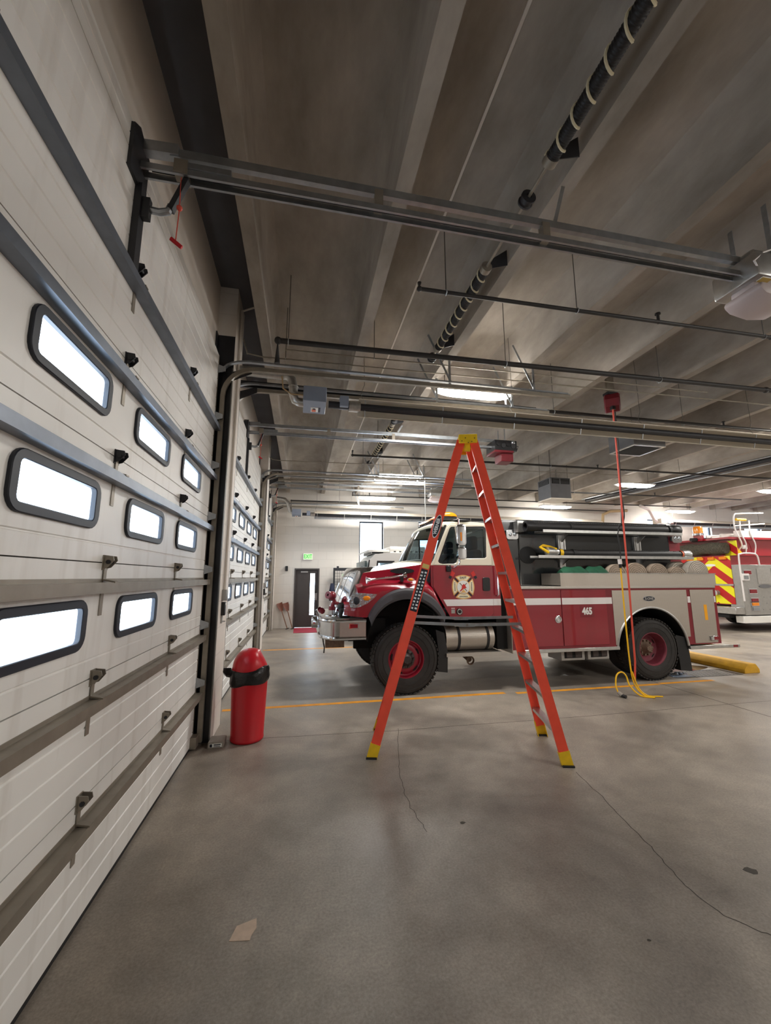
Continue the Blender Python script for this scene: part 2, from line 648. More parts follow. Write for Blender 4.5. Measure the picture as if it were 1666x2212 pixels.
        if parent is not None:
            o.parent = parent
            o.location = c - WL[parent]
        else:
            o.location = c
        WL[o] = c
        return o


def tag(o, label=None, cat=None, group=None, kind=None):
    if label:
        o['label'] = label
    if cat:
        o['category'] = cat
    if group:
        o['group'] = group
    if kind:
        o['kind'] = kind
    return o


def thing(name, label, cat, loc, group=None, kind=None):
    o = bpy.data.objects.new(name, None)
    o.empty_display_size = 0.1
    COL.objects.link(o)
    o.location = loc
    WL[o] = Vector(loc)
    return tag(o, label, cat, group, kind)


def copy_tree(o, parent=None):
    c = o.copy()
    COL.objects.link(c)
    if parent is not None:
        c.parent = parent
    for ch in o.children:
        copy_tree(ch, c)
    return c


def text(name, body, size, loc, rot, mt, parent, ext=0.001, align='CENTER', bold=0.0, sx=1.0):
    cu = bpy.data.curves.new(name, 'FONT')
    cu.body = body
    cu.size = size
    cu.extrude = ext
    cu.offset = bold
    cu.align_x = align
    cu.align_y = 'CENTER'
    cu.resolution_u = 3
    t = bpy.data.objects.new(name, cu)
    COL.objects.link(t)
    bpy.context.view_layer.update()
    dg = bpy.context.evaluated_depsgraph_get()
    me = bpy.data.meshes.new_from_object(t.evaluated_get(dg))
    bpy.data.objects.remove(t)
    bpy.data.curves.remove(cu)
    M = rot.to_4x4() @ Matrix.Diagonal((sx, 1, 1, 1))
    me.transform(M)
    me.name = name
    me.materials.clear()
    me.materials.append(MATS[mt])
    o = bpy.data.objects.new(name, me)
    COL.objects.link(o)
    o.location = Vector(loc) - (WL[parent] if parent is not None else Vector())
    if parent is not None:
        o.parent = parent
    WL[o] = Vector(loc)
    return o


FACE_Y = Matrix.Rotation(PI / 2, 3, 'X')            # text facing -y
FACE_X = Matrix.Rotation(PI / 2, 3, 'Z') @ FACE_Y     # text facing +x


def arc(cx, cz, r, a0, a1, n):
    return [(cx + r * math.cos(a0 + (a1 - a0) * i / n), cz + r * math.sin(a0 + (a1 - a0) * i / n)) for i in range(n + 1)]


def rrect(x0, x1, z0, z1, r, n=4):
    p = []
    p += arc(x1 - r, z1 - r, r, 0, PI / 2, n)
    p += arc(x0 + r, z1 - r, r, PI / 2, PI, n)
    p += arc(x0 + r, z0 + r, r, PI, 1.5 * PI, n)
    p += arc(x1 - r, z0 + r, r, 1.5 * PI, 2 * PI, n)
    return p


def ell(cx, cz, rx, rz, n=24):
    return [(cx + rx * math.cos(2 * PI * k / n), cz + rz * math.sin(2 * PI * k / n)) for k in range(n)]

# ============================================================ THE SETTING
XD = -1.07            # inner face of the sectional doors
DECK = 5.5            # underside of the roof slab
STEM = 4.85           # underside of the precast stems
YFAR = 15.0
XR = 26.0
YB = -7.0
mb = MB().box(-1.5, XR + 0.3, YB - 0.3, YFAR + 0.3, -0.2, 0.0, 'floor')
floor = mb.build('floor')
tag(floor, kind='structure')


def strip(pts, wds, z, mt, parent):
    """thin flat ribbon lying on the floor"""
    m = MB()
    L, R = [], []
    for i, p in enumerate(pts):
        p = Vector((*p, 0))
        a = Vector((*pts[max(i - 1, 0)], 0))
        b = Vector((*pts[min(i + 1, len(pts) - 1)], 0))
        t = (b - a).normalized()
        n = Vector((-t.y, t.x, 0))
        wd = wds if not isinstance(wds, list) else wds[i]
        L.append(p + n * wd / 2 + Vector((0, 0, z)))
        R.append(p - n * wd / 2 + Vector((0, 0, z)))
    m.loft([L, R], mt, smooth=False)
    return m.build(mt, parent, fix=False)


def wobble(pts, n, amp):
    out = []
    for i in range(len(pts) - 1):
        a, b = Vector(pts[i]), Vector(pts[i + 1])
        for k in range(n):
            q = a.lerp(b, k / n)
            out.append((q.x + random.uniform(-amp, amp), q.y + random.uniform(-amp, amp)))
    out.append(tuple(pts[-1]))
    return out


strip(wobble([(-0.9, 5.06), (1.1, 4.95), (3.7, 4.93), (5.95, 4.96)], 10, 0.006), 0.009, 0.0006, 'joint', floor)
strip([(5.95, -6), (5.98, 4.4), (6.1, 15.0)], 0.016, 0.0006, 'joint', floor)
strip([(5.95, 4.96), (12, 4.98), (20, 5.0)], 0.009, 0.0006, 'joint', floor)
strip(wobble([(2.54, 3.62), (2.48, 3.21), (2.39, 2.8), (2.33, 2.52), (2.25, 2.26), (2.27, 2.05), (2.38, 1.88), (2.5, 1.5)], 7, 0.008), 0.005, 0.0007, 'crack', floor)
strip(wobble([(1.19, 5.0), (1.0, 4.2), (0.91, 3.69), (0.9, 3.36), (0.93, 3.05)], 7, 0.01), 0.004, 0.0007, 'crack', floor)
for (cx, cy, r, mt, nm) in ((2.76, 2.28, 0.045, 'stain', 'stain'), (1.22, 3.1, 0.025, 'stain', 'stain'), (1.75, 2.0, 0.012, 'stain', 'stain'), (1.0, 1.55, 0.014, 'stain', 'stain')):
    MB().plate([(cx + r * (0.6 + 0.5 * random.random()) * math.cos(k * PI / 5), cy + 0.7 * r * (0.6 + 0.5 * random.random()) * math.sin(k * PI / 5)) for k in range(10)], 0.0003, 0.0008, 'xy', mt).build(nm, floor)
MB().plate([(-0.29, 2.415), (-0.19, 2.40), (-0.185, 2.43), (-0.165, 2.47), (-0.17, 2.53), (-0.265, 2.50)], 0.0002, 0.0025, 'xy', 'patch_light').build('floor_patch', floor)

# painted bay lines
def line(x0, x1, y0, y1, label):
    o = MB().box(x0, x1, y0, y1, 0.0, 0.0015, 'yellow_line').build('painted_line')
    tag(o, label, 'floor marking', 'yellow bay lines on the concrete')


line(-0.98, 3.16, 6.08, 6.165, 'worn yellow floor line from the second door to the red truck front wheel')
line(3.33, 5.95, 6.03, 6.11, 'worn yellow floor line piece in front of the truck compartments and rear wheel')
line(5.99, 7.1, 6.06, 6.135, 'worn short yellow floor line beside the puddle and drain')
line(-0.85, 4.2, 10.66, 10.75, 'farther yellow floor line beyond the truck bumper')

# left wall with three door openings
mb = MB()
for (y0, y1) in ((-0.6, 0.1), (5.02, 5.58), (10.46, 11.0), (14.52, 15.0)):
    mb.box(-1.22, -0.91, y0, y1, 0, DECK, 'wall_x')
for (y0, y1) in ((0.1, 5.02), (5.58, 10.46), (11.0, 14.52)):
    mb.box(-1.22, -1.13, y0, y1, 4.42, DECK, 'wall_plain')
mb.box(-1.22, -1.1, YB, -0.6, 0, DECK, 'wall_x')
wall_left = mb.build('wall_left', base=True)
tag(wall_left, kind='structure')

# far wall with windows and a door opening
FW = [(2.1, 3.03, 2.1, 3.85), (4.42, 5.35, 2.1, 3.9), (14.95, 15.85, 2.6, 4.3), (17.4, 18.4, 2.4, 4.15), (20.3, 21.3, 2.4, 4.1), (23.3, 24.2, 2.4, 4.1)]
DX0, DX1, DZ = -0.22, 0.66, 2.08
holes = [[(a, c), (b, c), (b, d), (a, d)] for a, b, c, d in FW]
out = [(-1.42, 0), (DX0, 0), (DX0, DZ), (DX1, DZ), (DX1, 0), (XR, 0), (XR, DECK), (-1.42, DECK)]
wall_far = MB().plate(out, YFAR, YFAR + 0.25, 'xz', 'wall_y', holes).build('wall_far')
tag(wall_far, kind='structure')
tag(MB().box(XR, XR + 0.25, YB, YFAR + 0.25, 0, DECK, 'wall_x').build('wall_right'), kind='structure')
tag(MB().box(-1.42, XR + 0.25, YB - 0.25, YB, 0, DECK, 'wall_y').build('wall_back'), kind='structure')
for i, (a, b, c, d) in enumerate(FW):
    wn = thing('window_%d' % (i + 1), None, None, ((a + b) / 2, YFAR + 0.12, c), kind='structure')
    MB().plate([(a, c), (b, c), (b, d), (a, d)], YFAR + 0.09, YFAR + 0.15, 'xz', 'frame_black',
               [[(a + 0.05, c + 0.05), (b - 0.05, c + 0.05), (b - 0.05, d - 0.05), (a + 0.05, d - 0.05)]]).build('window_frame', wn)
    MB().box(a + 0.05, b - 0.05, YFAR + 0.115, YFAR + 0.122, c + 0.05, d - 0.05, 'pane').build('pane', wn)

# personnel door
d4 = thing('door_4', None, None, ((DX0 + DX1) / 2, YFAR + 0.1, 0), kind='structure')
MB().plate([(DX0, 0), (DX0, DZ), (DX1, DZ), (DX1, 0), (DX1 - 0.05, 0), (DX1 - 0.05, DZ - 0.05), (DX0 + 0.05, DZ - 0.05), (DX0 + 0.05, 0)], YFAR - 0.02, YFAR + 0.2, 'xz', 'door_dark').build('door_frame', d4)
lf = MB().plate([(DX0 + 0.05, 0.01), (DX1 - 0.05, 0.01), (DX1 - 0.05, DZ - 0.05), (DX0 + 0.05, DZ - 0.05)], YFAR + 0.06, YFAR + 0.1, 'xz', 'door_dark',
                [[(0.34, 0.43), (0.50, 0.43), (0.50, 1.9), (0.34, 1.9)]]).build('door_leaf', d4)
MB().box(0.34, 0.50, YFAR + 0.075, YFAR + 0.083, 0.43, 1.9, 'pane').build('pane', lf)
MB().box(0.52, 0.59, YFAR + 0.03, YFAR + 0.06, 0.95, 1.2, 'alum').cyl((0.55, YFAR + 0.01, 1.02), (0.46, YFAR + 0.01, 1.02), 0.012, 'alum', n=8).build('door_handle', lf)
MB().box(0.0, 0.25, YFAR + 0.02, YFAR + 0.06, 1.93, 1.98, 'alum').build('door_closer', lf)

# ceiling: slab and precast stems
ceil = MB().box(-1.42, XR + 0.25, YB - 0.25, YFAR + 0.25, DECK, DECK + 0.25, 'ceiling').build('ceiling')
tag(ceil, kind='structure')
for k in range(22):
    x = -0.56 + 1.27 * k
    if x > XR - 0.2:
        break
    pr = [(x - 0.065, STEM), (x + 0.065, STEM), (x + 0.095, DECK - 0.1), (x + 0.17, DECK), (x - 0.17, DECK), (x - 0.095, DECK - 0.1)]
    m = MB()
    m.loft([[(u, YB, v) for u, v in pr], [(u, YFAR, v) for u, v in pr]], 'ceiling', closed=True, smooth=False, caps=True)
    m.build('beam', ceil)
for k in range(9):
    x = 1.345 + 2.54 * k
    MB().box(x - 0.012, x + 0.012, YB, YFAR, DECK - 0.012, DECK + 0.01, 'wall_plain').build('seam', ceil)


MB().box(-1.42, -0.62, YB, YFAR, DECK - 0.02, DECK + 0.01, 'slab_strip_dark').build('dark_strip', ceil)  # plain darker strip added beneath the slab, from left wall to first beam


# ------------------------------------------------------------ sectional doors
JOINT = [0.03, 0.645, 1.251, 1.857, 2.463, 3.069, 3.675, 4.281, 4.47]


def panel_profile(z0, z1, ribs=5):
    """outline (x, z) of a ribbed panel slice, room side grooved"""
    pts = [(XD - 0.045, z0), (XD, z0)]
    n = max(1, round((z1 - z0) / 0.121))
    h = (z1 - z0) / n
    for k in range(1, n):
        z = z0 + k * h
        pts += [(XD, z - 0.007), (XD - 0.006, z - 0.002), (XD - 0.006, z + 0.002), (XD, z + 0.007)]
    pts += [(XD, z1), (XD - 0.045, z1)]
    return pts


def slab(m, prof, y0, y1, mt='door_white'):
    m.plate(prof, y0, y1, 'xz', mt)


def sectional_door(n, y0, y1, wins, hinges):
    d = thing('door_%d' % n, None, None, (XD, (y0 + y1) / 2, 0), kind='structure')
    for i in range(len(JOINT) - 1):
        z0, z1 = JOINT[i] + 0.003, JOINT[i + 1] - 0.003
        m = MB()
        if i in (2, 3, 4):
            zc = (z0 + z1) / 2 - 0.012
            zl, zh = zc - 0.09, zc + 0.09
            slab(m, panel_profile(z0, zl), y0, y1)
            slab(m, panel_profile(zh, z1), y0, y1)
            e = [y0]
            for wy in wins:
                e += [wy + 0.035, wy + 0.65]
            e.append(y1)
            for k in range(0, len(e), 2):
                slab(m, panel_profile(zl, zh), e[k], e[k + 1])
        else:
            slab(m, panel_profile(z0, z1), y0, y1)
        if i > 0:
            m.box(XD - 0.042, XD - 0.012, y0, y1, JOINT[i] - 0.012, JOINT[i] + 0.012, 'door_seam')
        pn = m.build('panel', d)
        if i in (2, 3, 4):
            for wy in wins:
                fr = MB().plate(rrect(wy, wy + 0.685, zc - 0.125, zc + 0.125, 0.075, 5), XD - 0.012, XD + 0.016, 'yz', 'frame_black',
                                [rrect(wy + 0.048, wy + 0.637, zc - 0.084, zc + 0.084, 0.024, 3)]).build('window_frame', d, bevel=0.007)
                MB().plate(rrect(wy + 0.046, wy + 0.639, zc - 0.086, zc + 0.086, 0.022, 3), XD - 0.002, XD + 0.003, 'yz', 'pane').build('pane', fr)
        if i < 6:
            zs = JOINT[i + 1] - 0.135
            m = MB()
            pr = [(XD, zs + 0.028), (XD + 0.066, zs + 0.028), (XD + 0.066, zs - 0.028), (XD, zs - 0.028), (XD, zs - 0.023), (XD + 0.061, zs - 0.023), (XD + 0.061, zs + 0.023), (XD, zs + 0.023)]
            m.plate(pr, y0 - 0.01, y1 + 0.03, 'xz', 'strut_blue' if i > 2 else 'galv_dull')
            m.box(XD, XD + 0.004, y0, y1, zs + 0.028, zs + 0.048, 'strut_blue' if i > 2 else 'galv_dull')
            st = m.build('strut', d)
            zj = JOINT[i + 1]
            hm = 'galv_dull' if i < 3 else 'black_steel'
            for hy in hinges:
                m = MB()
                m.box(XD, XD + 0.006, hy - 0.03, hy + 0.03, zj - 0.04, zj + 0.042, hm)
                for s in (-0.022, 0.022):
                    m.plate([(XD, zj - 0.034), (XD + 0.026, zj - 0.026), (XD + 0.056, zj + 0.012), (XD + 0.05, zj + 0.036), (XD, zj + 0.042)], hy + s - 0.003, hy + s + 0.003, 'xz', hm)
                m.cyl((XD + 0.028, hy - 0.03, zj + 0.004), (XD + 0.028, hy + 0.03, zj + 0.004), 0.012, 'black_steel', n=10)
                m.box(XD + 0.004, XD + 0.009, hy - 0.016, hy + 0.016, zs + 0.028, zj - 0.02, 'galv_dull')
                m.obox((XD + 0.036, hy, zs + 0.036), (0.034, 0, -0.007), (0, 0.02, 0), (0, 0, 0.004), 'galv_dull')
                m.box(XD + 0.001, XD + 0.005, hy - 0.018, hy + 0.018, zs - 0.15, zs - 0.028, 'galv_dull')
                m.build('hinge', d)
        if 0 < i < 8:
            m = MB()
            for hy in (y0 + 0.03, y1 - 0.03):
                m.plate([(XD, JOINT[i] - 0.05), (XD + 0.09, JOINT[i] - 0.02), (XD + 0.09, JOINT[i] + 0.03), (XD, JOINT[i] + 0.06)], hy - 0.004, hy + 0.004, 'xz', 'galv')
                m.cyl((XD + 0.06, hy, JOINT[i]), (XD + 0.06, hy + (0.07 if hy > y1 - 0.1 else -0.07), JOINT[i]), 0.022, 'black_plastic', n=10)
            m.build('roller_bracket', d)
    for yy in (y0 + 0.012, y1 - 0.012):
        MB().box(XD - 0.05, XD + 0.003, yy - 0.012, yy + 0.012, 0.02, 4.47, 'galv_dull').build('end_stile', d)
    MB().box(XD - 0.045, XD - 0.005, y0, y1, 0.0, 0.03, 'black_rubber').build('bottom_seal', d)
    m = MB().box(XD - 0.03, XD + 0.06, y1 - 0.12, y1, 0.02, 0.13, 'galv_dull')
    m.cyl((XD + 0.05, y1 - 0.02, 0.1), (XD + 0.05, y1 + 0.04, 0.1), 0.025, 'galv_dull', n=10)
    m.build('bottom_bracket', d)
    return d


sectional_door(1, 0.19, 4.93, [0.66, 1.69, 2.725, 3.76], [1.23, 2.53, 3.83])
sectional_door(2, 5.66, 10.38, [6.15, 7.2, 8.25, 9.3], [6.7, 7.98, 9.2])
sectional_door(3, 11.07, 14.45, [11.35, 12.4, 13.45], [12.2, 13.2])


# ------------------------------------------------------------ door tracks
def door_track(y, s, xend, label, zt=4.33, hangx=(1.9, 3.1)):
    """C-shaped roller track: vertical leg, bend, horizontal run; s = side of the door opening (+1 right jamb)"""
    t = thing('door_track', label, 'door track', (XD + 0.14, y, 0), 'roller tracks of the sectional doors')
    yj = y
    jm = MB()
    jm.box(-1.12, -0.915, yj + s * 0.045 - 0.003, yj + s * 0.045 + 0.003, 0.0, 4.8, 'black_steel')
    jm.box(-0.921, -0.912, min(yj, yj + s * 0.048), max(yj, yj + s * 0.048), 0.0, 4.35, 'track_grey')
    jm.build('jamb_angle', t)
    MB().box(-1.125, -1.115, yj - s * 0.02 - 0.03, yj + 0.045, 0.0, 4.8, 'black_steel').build('backing_plate', t)
    prof = [(-0.024, 0.0), (0.024, 0.0), (0.024, 0.05), (0.018, 0.05), (0.018, 0.006), (-0.018, 0.006), (-0.018, 0.05), (-0.024, 0.05)]
    R = 0.36
    x0 = -0.985
    path = [(x0, y, 0.03), (x0, y, zt - R)]
    for k in range(1, 9):
        a = PI - (PI / 2) * k / 8
        path.append((x0 + R + R * math.cos(a), y, zt - R + R * math.sin(a)))
    path.append((xend, y, zt + 0.06))
    MB().sweep(prof, path, (0, 1, 0), 'galv_dull').build('roller_track', t)
    up = [(x0 - 0.03, y, zt - 0.05)]
    for k in range(0, 7):
        a = PI - (PI / 2) * k / 6
        up.append((x0 + 0.3 + 0.3 * math.cos(a) - 0.02, y, zt - 0.02 + 0.13 * math.sin(a)))
    up.append((xend, y, zt + 0.115))
    MB().sweep([(-0.024, 0.0), (0.024, 0.0), (0.024, 0.045), (0.019, 0.045), (0.019, 0.006), (-0.024, 0.006)], up, (0, 1, 0), 'galv').build('upper_track', t)
    MB().plate([(x0 - 0.05, zt - 0.06), (x0 + 0.3, zt + 0.07), (x0 + 0.3, zt - 0.02), (x0 - 0.05, zt - 0.2)], y + s * 0.026, y + s * 0.03, 'xz', 'black_steel').build('corner_plate', t)
    for hx in hangx:
        MB().bar((hx, y + 0.01, zt + 0.1), (hx, y + 0.01, STEM + 0.02), 0.035, 0.004, 'galv', up=(0, 1, 0)).build('hanger', t)
        MB().bar((hx + 0.02, y + 0.018, zt + 0.14), (hx - 0.3, y + 0.018, STEM + 0.3), 0.03, 0.004, 'galv', up=(0, 1, 0)).build('hanger_brace', t)
    return t


door_track(4.975, 1, 3.82, 'galvanised roller track of the nearest door, on the jamb behind the red bin', hangx=(1.95, 3.25))
door_track(0.14, -1, 3.82, 'galvanised roller track at the near jamb of the nearest door')
door_track(5.615, -1, 3.9, 'galvanised roller track at the near jamb of the middle door, above the heater box', zt=4.35, hangx=(1.98, 3.26))
door_track(10.42, 1, 4.9, 'galvanised roller track at the far jamb of the middle door', zt=4.36, hangx=(1.97, 3.24))
door_track(11.03, -1, 4.9, 'galvanised roller track at the near jamb of the farthest door', zt=4.36, hangx=(1.97, 3.24))
door_track(14.49, 1, 3.7, 'galvanised roller track next to the far wall, farthest door', zt=4.22, hangx=(2.0,))
o = MB().box(-0.95, 3.72, 5.68, 5.692, 4.44, 4.545, 'black_steel').box(-0.95, 3.72, 5.655, 5.69, 4.435, 4.445, 'black_steel').build('track_angle')
tag(o, 'long black angle bar running above the grey heater box to the near ceiling light', 'angle bar')


# ------------------------------------------------------------ door operators
def operator(y, zr, xm, label, black=False, near=False):
    t = thing('door_opener', label, 'door opener', (-1.0, y, zr), 'door openers on rails')
    yb = y - 0.06
    MB().plate([(yb - 0.10, zr - 0.22), (yb + 0.14, zr - 0.22), (yb + 0.14, zr + 0.08), (yb - 0.02, zr + 0.14), (yb - 0.10, zr + 0.08)], -1.13, -1.05, 'yz', 'black_steel').build('header_plate', t)
    m = MB()
    m.sweep([(-0.018, -0.03), (0.018, -0.03), (0.018, -0.02), (-0.006, -0.014), (-0.006, 0.014), (0.018, 0.02), (0.018, 0.03), (-0.018, 0.03)], [(xm + 0.1, y, zr + 0.105), (-0.9, y, zr + 0.08)], (0, 1, 0), 'galv')
    m.build('upper_rail', t)
    for s in (-1, 1):
        MB().bar((-1.05, y + s * 0.034, zr - 0.075), (xm, y + s * 0.034, zr - 0.05), 0.016, 0.042, 'galv').build('rail', t)
    MB().bar((-1.0, y, zr - 0.06), (xm, y, zr - 0.035), 0.018, 0.018, 'black_steel').build('chain', t)
    MB().bar((-1.06, y, zr + 0.085), (-0.85, y, zr + 0.095), 0.06, 0.075, 'galv').build('rail_end', t)
    for xx in (0.45, 1.75):
        MB().box(xx - 0.03, xx + 0.03, y - 0.03, y + 0.03, zr - 0.06, zr + 0.09, 'galv_dull').build('rail_bracket', t)
    MB().box(-0.80, -0.52, y - 0.05, y + 0.05, zr - 0.05, zr - 0.01, 'galv').box(-0.86, -0.78, y - 0.055, y + 0.055, zr - 0.09, zr + 0.0, 'galv_dull').build('trolley', t)
    m = MB().bar((-0.79, y, zr - 0.09), (-0.87, y, zr - 0.33), 0.045, 0.03, 'black_steel', up=(1, 0, 0))
    m.tube([(-0.87, y, zr - 0.3), (-0.885, y, zr - 0.34), (-0.93, y, zr - 0.355), (-1.0, y + 0.01, zr - 0.34)], 0.022, 'galv', 8)
    m.build('door_arm', t)
    m = MB().box(-1.068, -1.03, y - 0.035, y + 0.035, 3.61, zr - 0.2, 'black_steel')
    m.box(-1.04, -0.985, y - 0.02, y + 0.02, zr - 0.42, zr - 0.28, 'black_steel')
    m.build('door_brace', t)
    m = MB().tube([(-0.82, y - 0.02, zr - 0.1), (-0.815, y - 0.02, zr - 0.35), (-0.82, y - 0.02, zr - 0.56)], 0.0035, 'red_hose', 6)
    m.sphere((-0.815, y - 0.02, zr - 0.32), 0.018, 'red_hose', 10, 8)
    m.cyl((-0.845, y - 0.03, zr - 0.55), (-0.785, y - 0.01, zr - 0.585), 0.013, 'red_plastic', n=8)
    m.build('release_cord', t)
    for s in (-0.12, 0.16):
        MB().bar((xm + 0.25, y + s, zr + 0.0), (xm + 0.25, y + s, 4.95), 0.04, 0.004, 'galv', up=(1, 0, 0)).build('hanger', t)
    MB().bar((1.85, y, zr + 0.14), (1.95, y, 4.86), 0.03, 0.004, 'galv', up=(0, 1, 0)).build('hanger', t)
    if not black:
        mo = MB()
        mo.box(xm, xm + 0.55, y - 0.17, y + 0.2, zr - 0.16, zr + 0.06, 'alum')
        mo.box(xm + 0.05, xm + 0.5, y - 0.12, y + 0.15, zr + 0.06, zr + 0.13, 'galv')
        mo = mo.build('motor_housing', t, bevel=0.02, seg=2)
        MB().box(xm + 0.07, xm + 0.5, y - 0.15, y + 0.03, zr - 0.166, zr - 0.159, 'label_white').box(xm + 0.07, xm + 0.17, y - 0.15, y + 0.03, zr - 0.168, zr - 0.1655, 'label_yellow').box(xm + 0.36, xm + 0.47, y - 0.12, y + 0.0, zr - 0.168, zr - 0.1655, 'label_red').build('warning_label', mo)
        pts = [(xm - 0.02, zr - 0.28), (xm + 0.04, zr - 0.33), (xm + 0.22, zr - 0.36), (xm + 0.42, zr - 0.33), (xm + 0.46, zr - 0.24), (xm + 0.0, zr - 0.23)]
        MB().plate(pts, y - 0.18, y + 0.12, 'xz', 'lens_off').box(xm + 0.05, xm + 0.4, y - 0.1, y + 0.1, zr - 0.24, zr - 0.15, 'lens_off').build('light_lens', t, bevel=0.02, seg=2)
        MB().tube([(xm + 0.05, y - 0.15, zr - 0.12), (xm - 0.03, y - 0.17, zr - 0.05), (xm + 0.1, y - 0.16, zr + 0.06), (xm + 0.4, y - 0.15, zr + 0.2)], 0.007, 'white_plastic', 6).build('power_cord', t)
    else:
        mo = MB().box(xm - 0.02, xm + 0.48, y - 0.2, y + 0.2, zr - 0.16, zr + 0.06, 'black_plastic')
        for k in range(4):
            mo.cyl((xm + 0.06 + 0.11 * k, y - 0.22, zr - 0.02 - 0.04 * (k % 2)), (xm + 0.06 + 0.11 * k, y + 0.2, zr - 0.02), 0.05, 'black_plastic', n=12)
        mo.sphere((xm + 0.4, y - 0.18, zr + 0.02), 0.055, 'clear_lens', 10, 8)
        mo = mo.build('motor_housing', t)
        MB().box(xm - 0.04, xm + 0.4, y - 0.22, y + 0.18, zr - 0.21, zr - 0.16, 'reel_red').box(xm + 0.14, xm + 0.42, y - 0.15, y + 0.15, zr - 0.38, zr - 0.2, 'reel_red').build('red_box', t, bevel=0.01)
        MB().tube([(xm + 0.45, y - 0.1, zr), (xm + 0.56, y - 0.12, zr - 0.03), (xm + 0.52, y - 0.1, zr - 0.14), (xm + 0.42, y - 0.1, zr - 0.1)], 0.01, 'black_rubber', 6).build('power_cord', t)
    return t


operator(2.42, 4.37, 3.56, 'steel rail opener of the nearest door with a pale motor box and red release cord')
operator(7.665, 4.555, 3.90, 'rail opener of the middle door with black motor and dark red box above the ladder', black=True)
operator(12.8, 4.62, 4.15, 'rail opener of the farthest door with grey motor above the truck light bar')


# ------------------------------------------------------------ torsion springs
def spring(y0, y1, label, wound=True, r=0.05):
    x, z = 1.67, 4.75
    t = thing('torsion_spring', label, 'spring', (x, y0, z), 'torsion springs along the ceiling beam')
    m = MB()
    n = int((y1 - y0) / 0.018)
    prof = []
    for k in range(n):
        yy = (y1 - y0) * k / n
        prof += [(r - 0.004, yy), (r, yy + 0.006), (r - 0.004, yy + 0.014)]
    m.lathe(prof, (x, y0, z), (0, 1, 0), 'spring', 16)
    m.build('coil', t)
    pts = []
    turns = (y1 - y0) / 0.15
    N = int(turns * 14)
    for k in range(N):
        a = 2 * PI * turns * k / N
        pts.append((x + (r + 0.003) * math.cos(a), y0 + (y1 - y0) * k / N, z + (r + 0.003) * math.sin(a)))
    MB().tube(pts, 0.009, 'rope_white', 5).build('paint_stripe', t)
    for yy in (y0, y1):
        m = MB()
        m.cyl((x, yy - 0.03, z), (x, yy + 0.03, z), r * 1.08, 'galv_dull', n=14)
        m.plate([(x, z - 0.03), (x + 0.22, z + 0.05), (x + 0.22, z + 0.22), (x - 0.02, z + 0.03)], yy - 0.028, yy - 0.022, 'xz', 'black_steel')
        m.build('bearing_bracket', t)


def shaft(y0, y1, drums, label):
    x, z = 1.67, 4.75
    t = thing('spring_shaft', label, 'shaft', (x, y0, z), 'spring shafts along the ceiling beam')
    MB().cyl((x, y0, z), (x, y1, z), 0.013, 'galv_dull', n=10).build('rod', t)
    for d in drums:
        MB().lathe([(0.02, -0.04), (0.06, -0.035), (0.062, -0.02), (0.05, -0.012), (0.05, 0.012), (0.062, 0.02), (0.06, 0.035), (0.02, 0.04)], (x, d, z), (0, 1, 0), 'black_steel', 18).build('cable_drum', t)


spring(0.3, 2.18, 'thick black spring with pale spiral at the top right of the photo')
spring(3.24, 4.66, 'black striped torsion spring behind the nearest opener rail')
spring(7.4, 9.5, 'farther dark torsion spring behind the ladder top, above the middle door rail')
shaft(0.1, 4.95, [2.50, 4.9], 'steel spring shaft with a black drum beside the nearest opener rail')
shaft(5.7, 10.3, [7.24, 10.2], 'steel spring shaft of the middle door with a black drum')


# ------------------------------------------------------------ pipes and conduits
def pipe(pts, r, label, mt='black_pipe', rods=(), tees=(), group='sprinkler pipes under the ceiling', cat='pipe', name='sprinkler_pipe', top=DECK):
    t = thing(name, label, cat, pts[0], group)
    m = MB()
    m.tube(pts, r, mt, 10)
    for i in range(1, len(pts) - 1):
        m.sphere(pts[i], r * 1.35, mt, 10, 8)
    m.build('pipe_run', t)
    for (x, y, z) in rods:
        q = MB().cyl((x, y, z), (x, y, top + 0.01), 0.005, 'grey_pipe', n=6)
        q.torus((x, y, z - r * 0.1), r * 1.25, 0.006, (1, 0, 0), 'galv', 14, 6)
        q.build('hanger_rod', t)
    for (x, y, z) in tees:
        q = MB().cyl((x, y, z - r), (x, y, z + 0.10), 0.016, mt, n=8)
        q.cyl((x, y, z + 0.09), (x, y, z + 0.105), 0.03, mt, n=10)
        q.build('sprinkler_head', t)
    return t


pipe([(1.08, 3.52, 4.72), (1.08, 3.52, 4.65), (5.5, 3.46, 4.65), (9.2, 3.38, 4.65)], 0.021, 'thin dark sprinkler pipe nearest to the camera', 'black_pipe', [(1.36, 3.515, 4.65), (2.86, 3.495, 4.65), (5.4, 3.465, 4.65)], [(3.9, 3.48, 4.65)])
pipe([(-0.36, 4.66, 4.3), (-0.36, 4.66, 4.60), (6.87, 4.5, 4.60), (15, 4.45, 4.60)], 0.034, 'thick black pipe with a drop at its left end above the heater box', 'black_pipe', [(-0.24, 4.66, 4.6), (2.6, 4.6, 4.6), (5.0, 4.55, 4.6), (7.6, 4.5, 4.6)])
pipe([(1.1, 9.12, 4.72), (1.1, 9.12, 4.60), (5.02, 9.0, 4.60), (16, 8.9, 4.60)], 0.026, 'black sprinkler pipe crossing behind the ladder top', 'black_pipe', [(1.7, 9.1, 4.6), (6.2, 9.0, 4.6), (10.2, 9.0, 4.6)], [(7.6, 9, 4.6)])
pipe([(3.3, 5.9, 4.78), (3.3, 5.9, 4.60), (9.2, 5.85, 4.60), (16, 5.8, 4.60)], 0.028, 'black sprinkler pipe beside the red hose reel', 'black_pipe', [(4.2, 5.9, 4.6), (6.9, 5.9, 4.6)], [(7.8, 5.87, 4.6)])
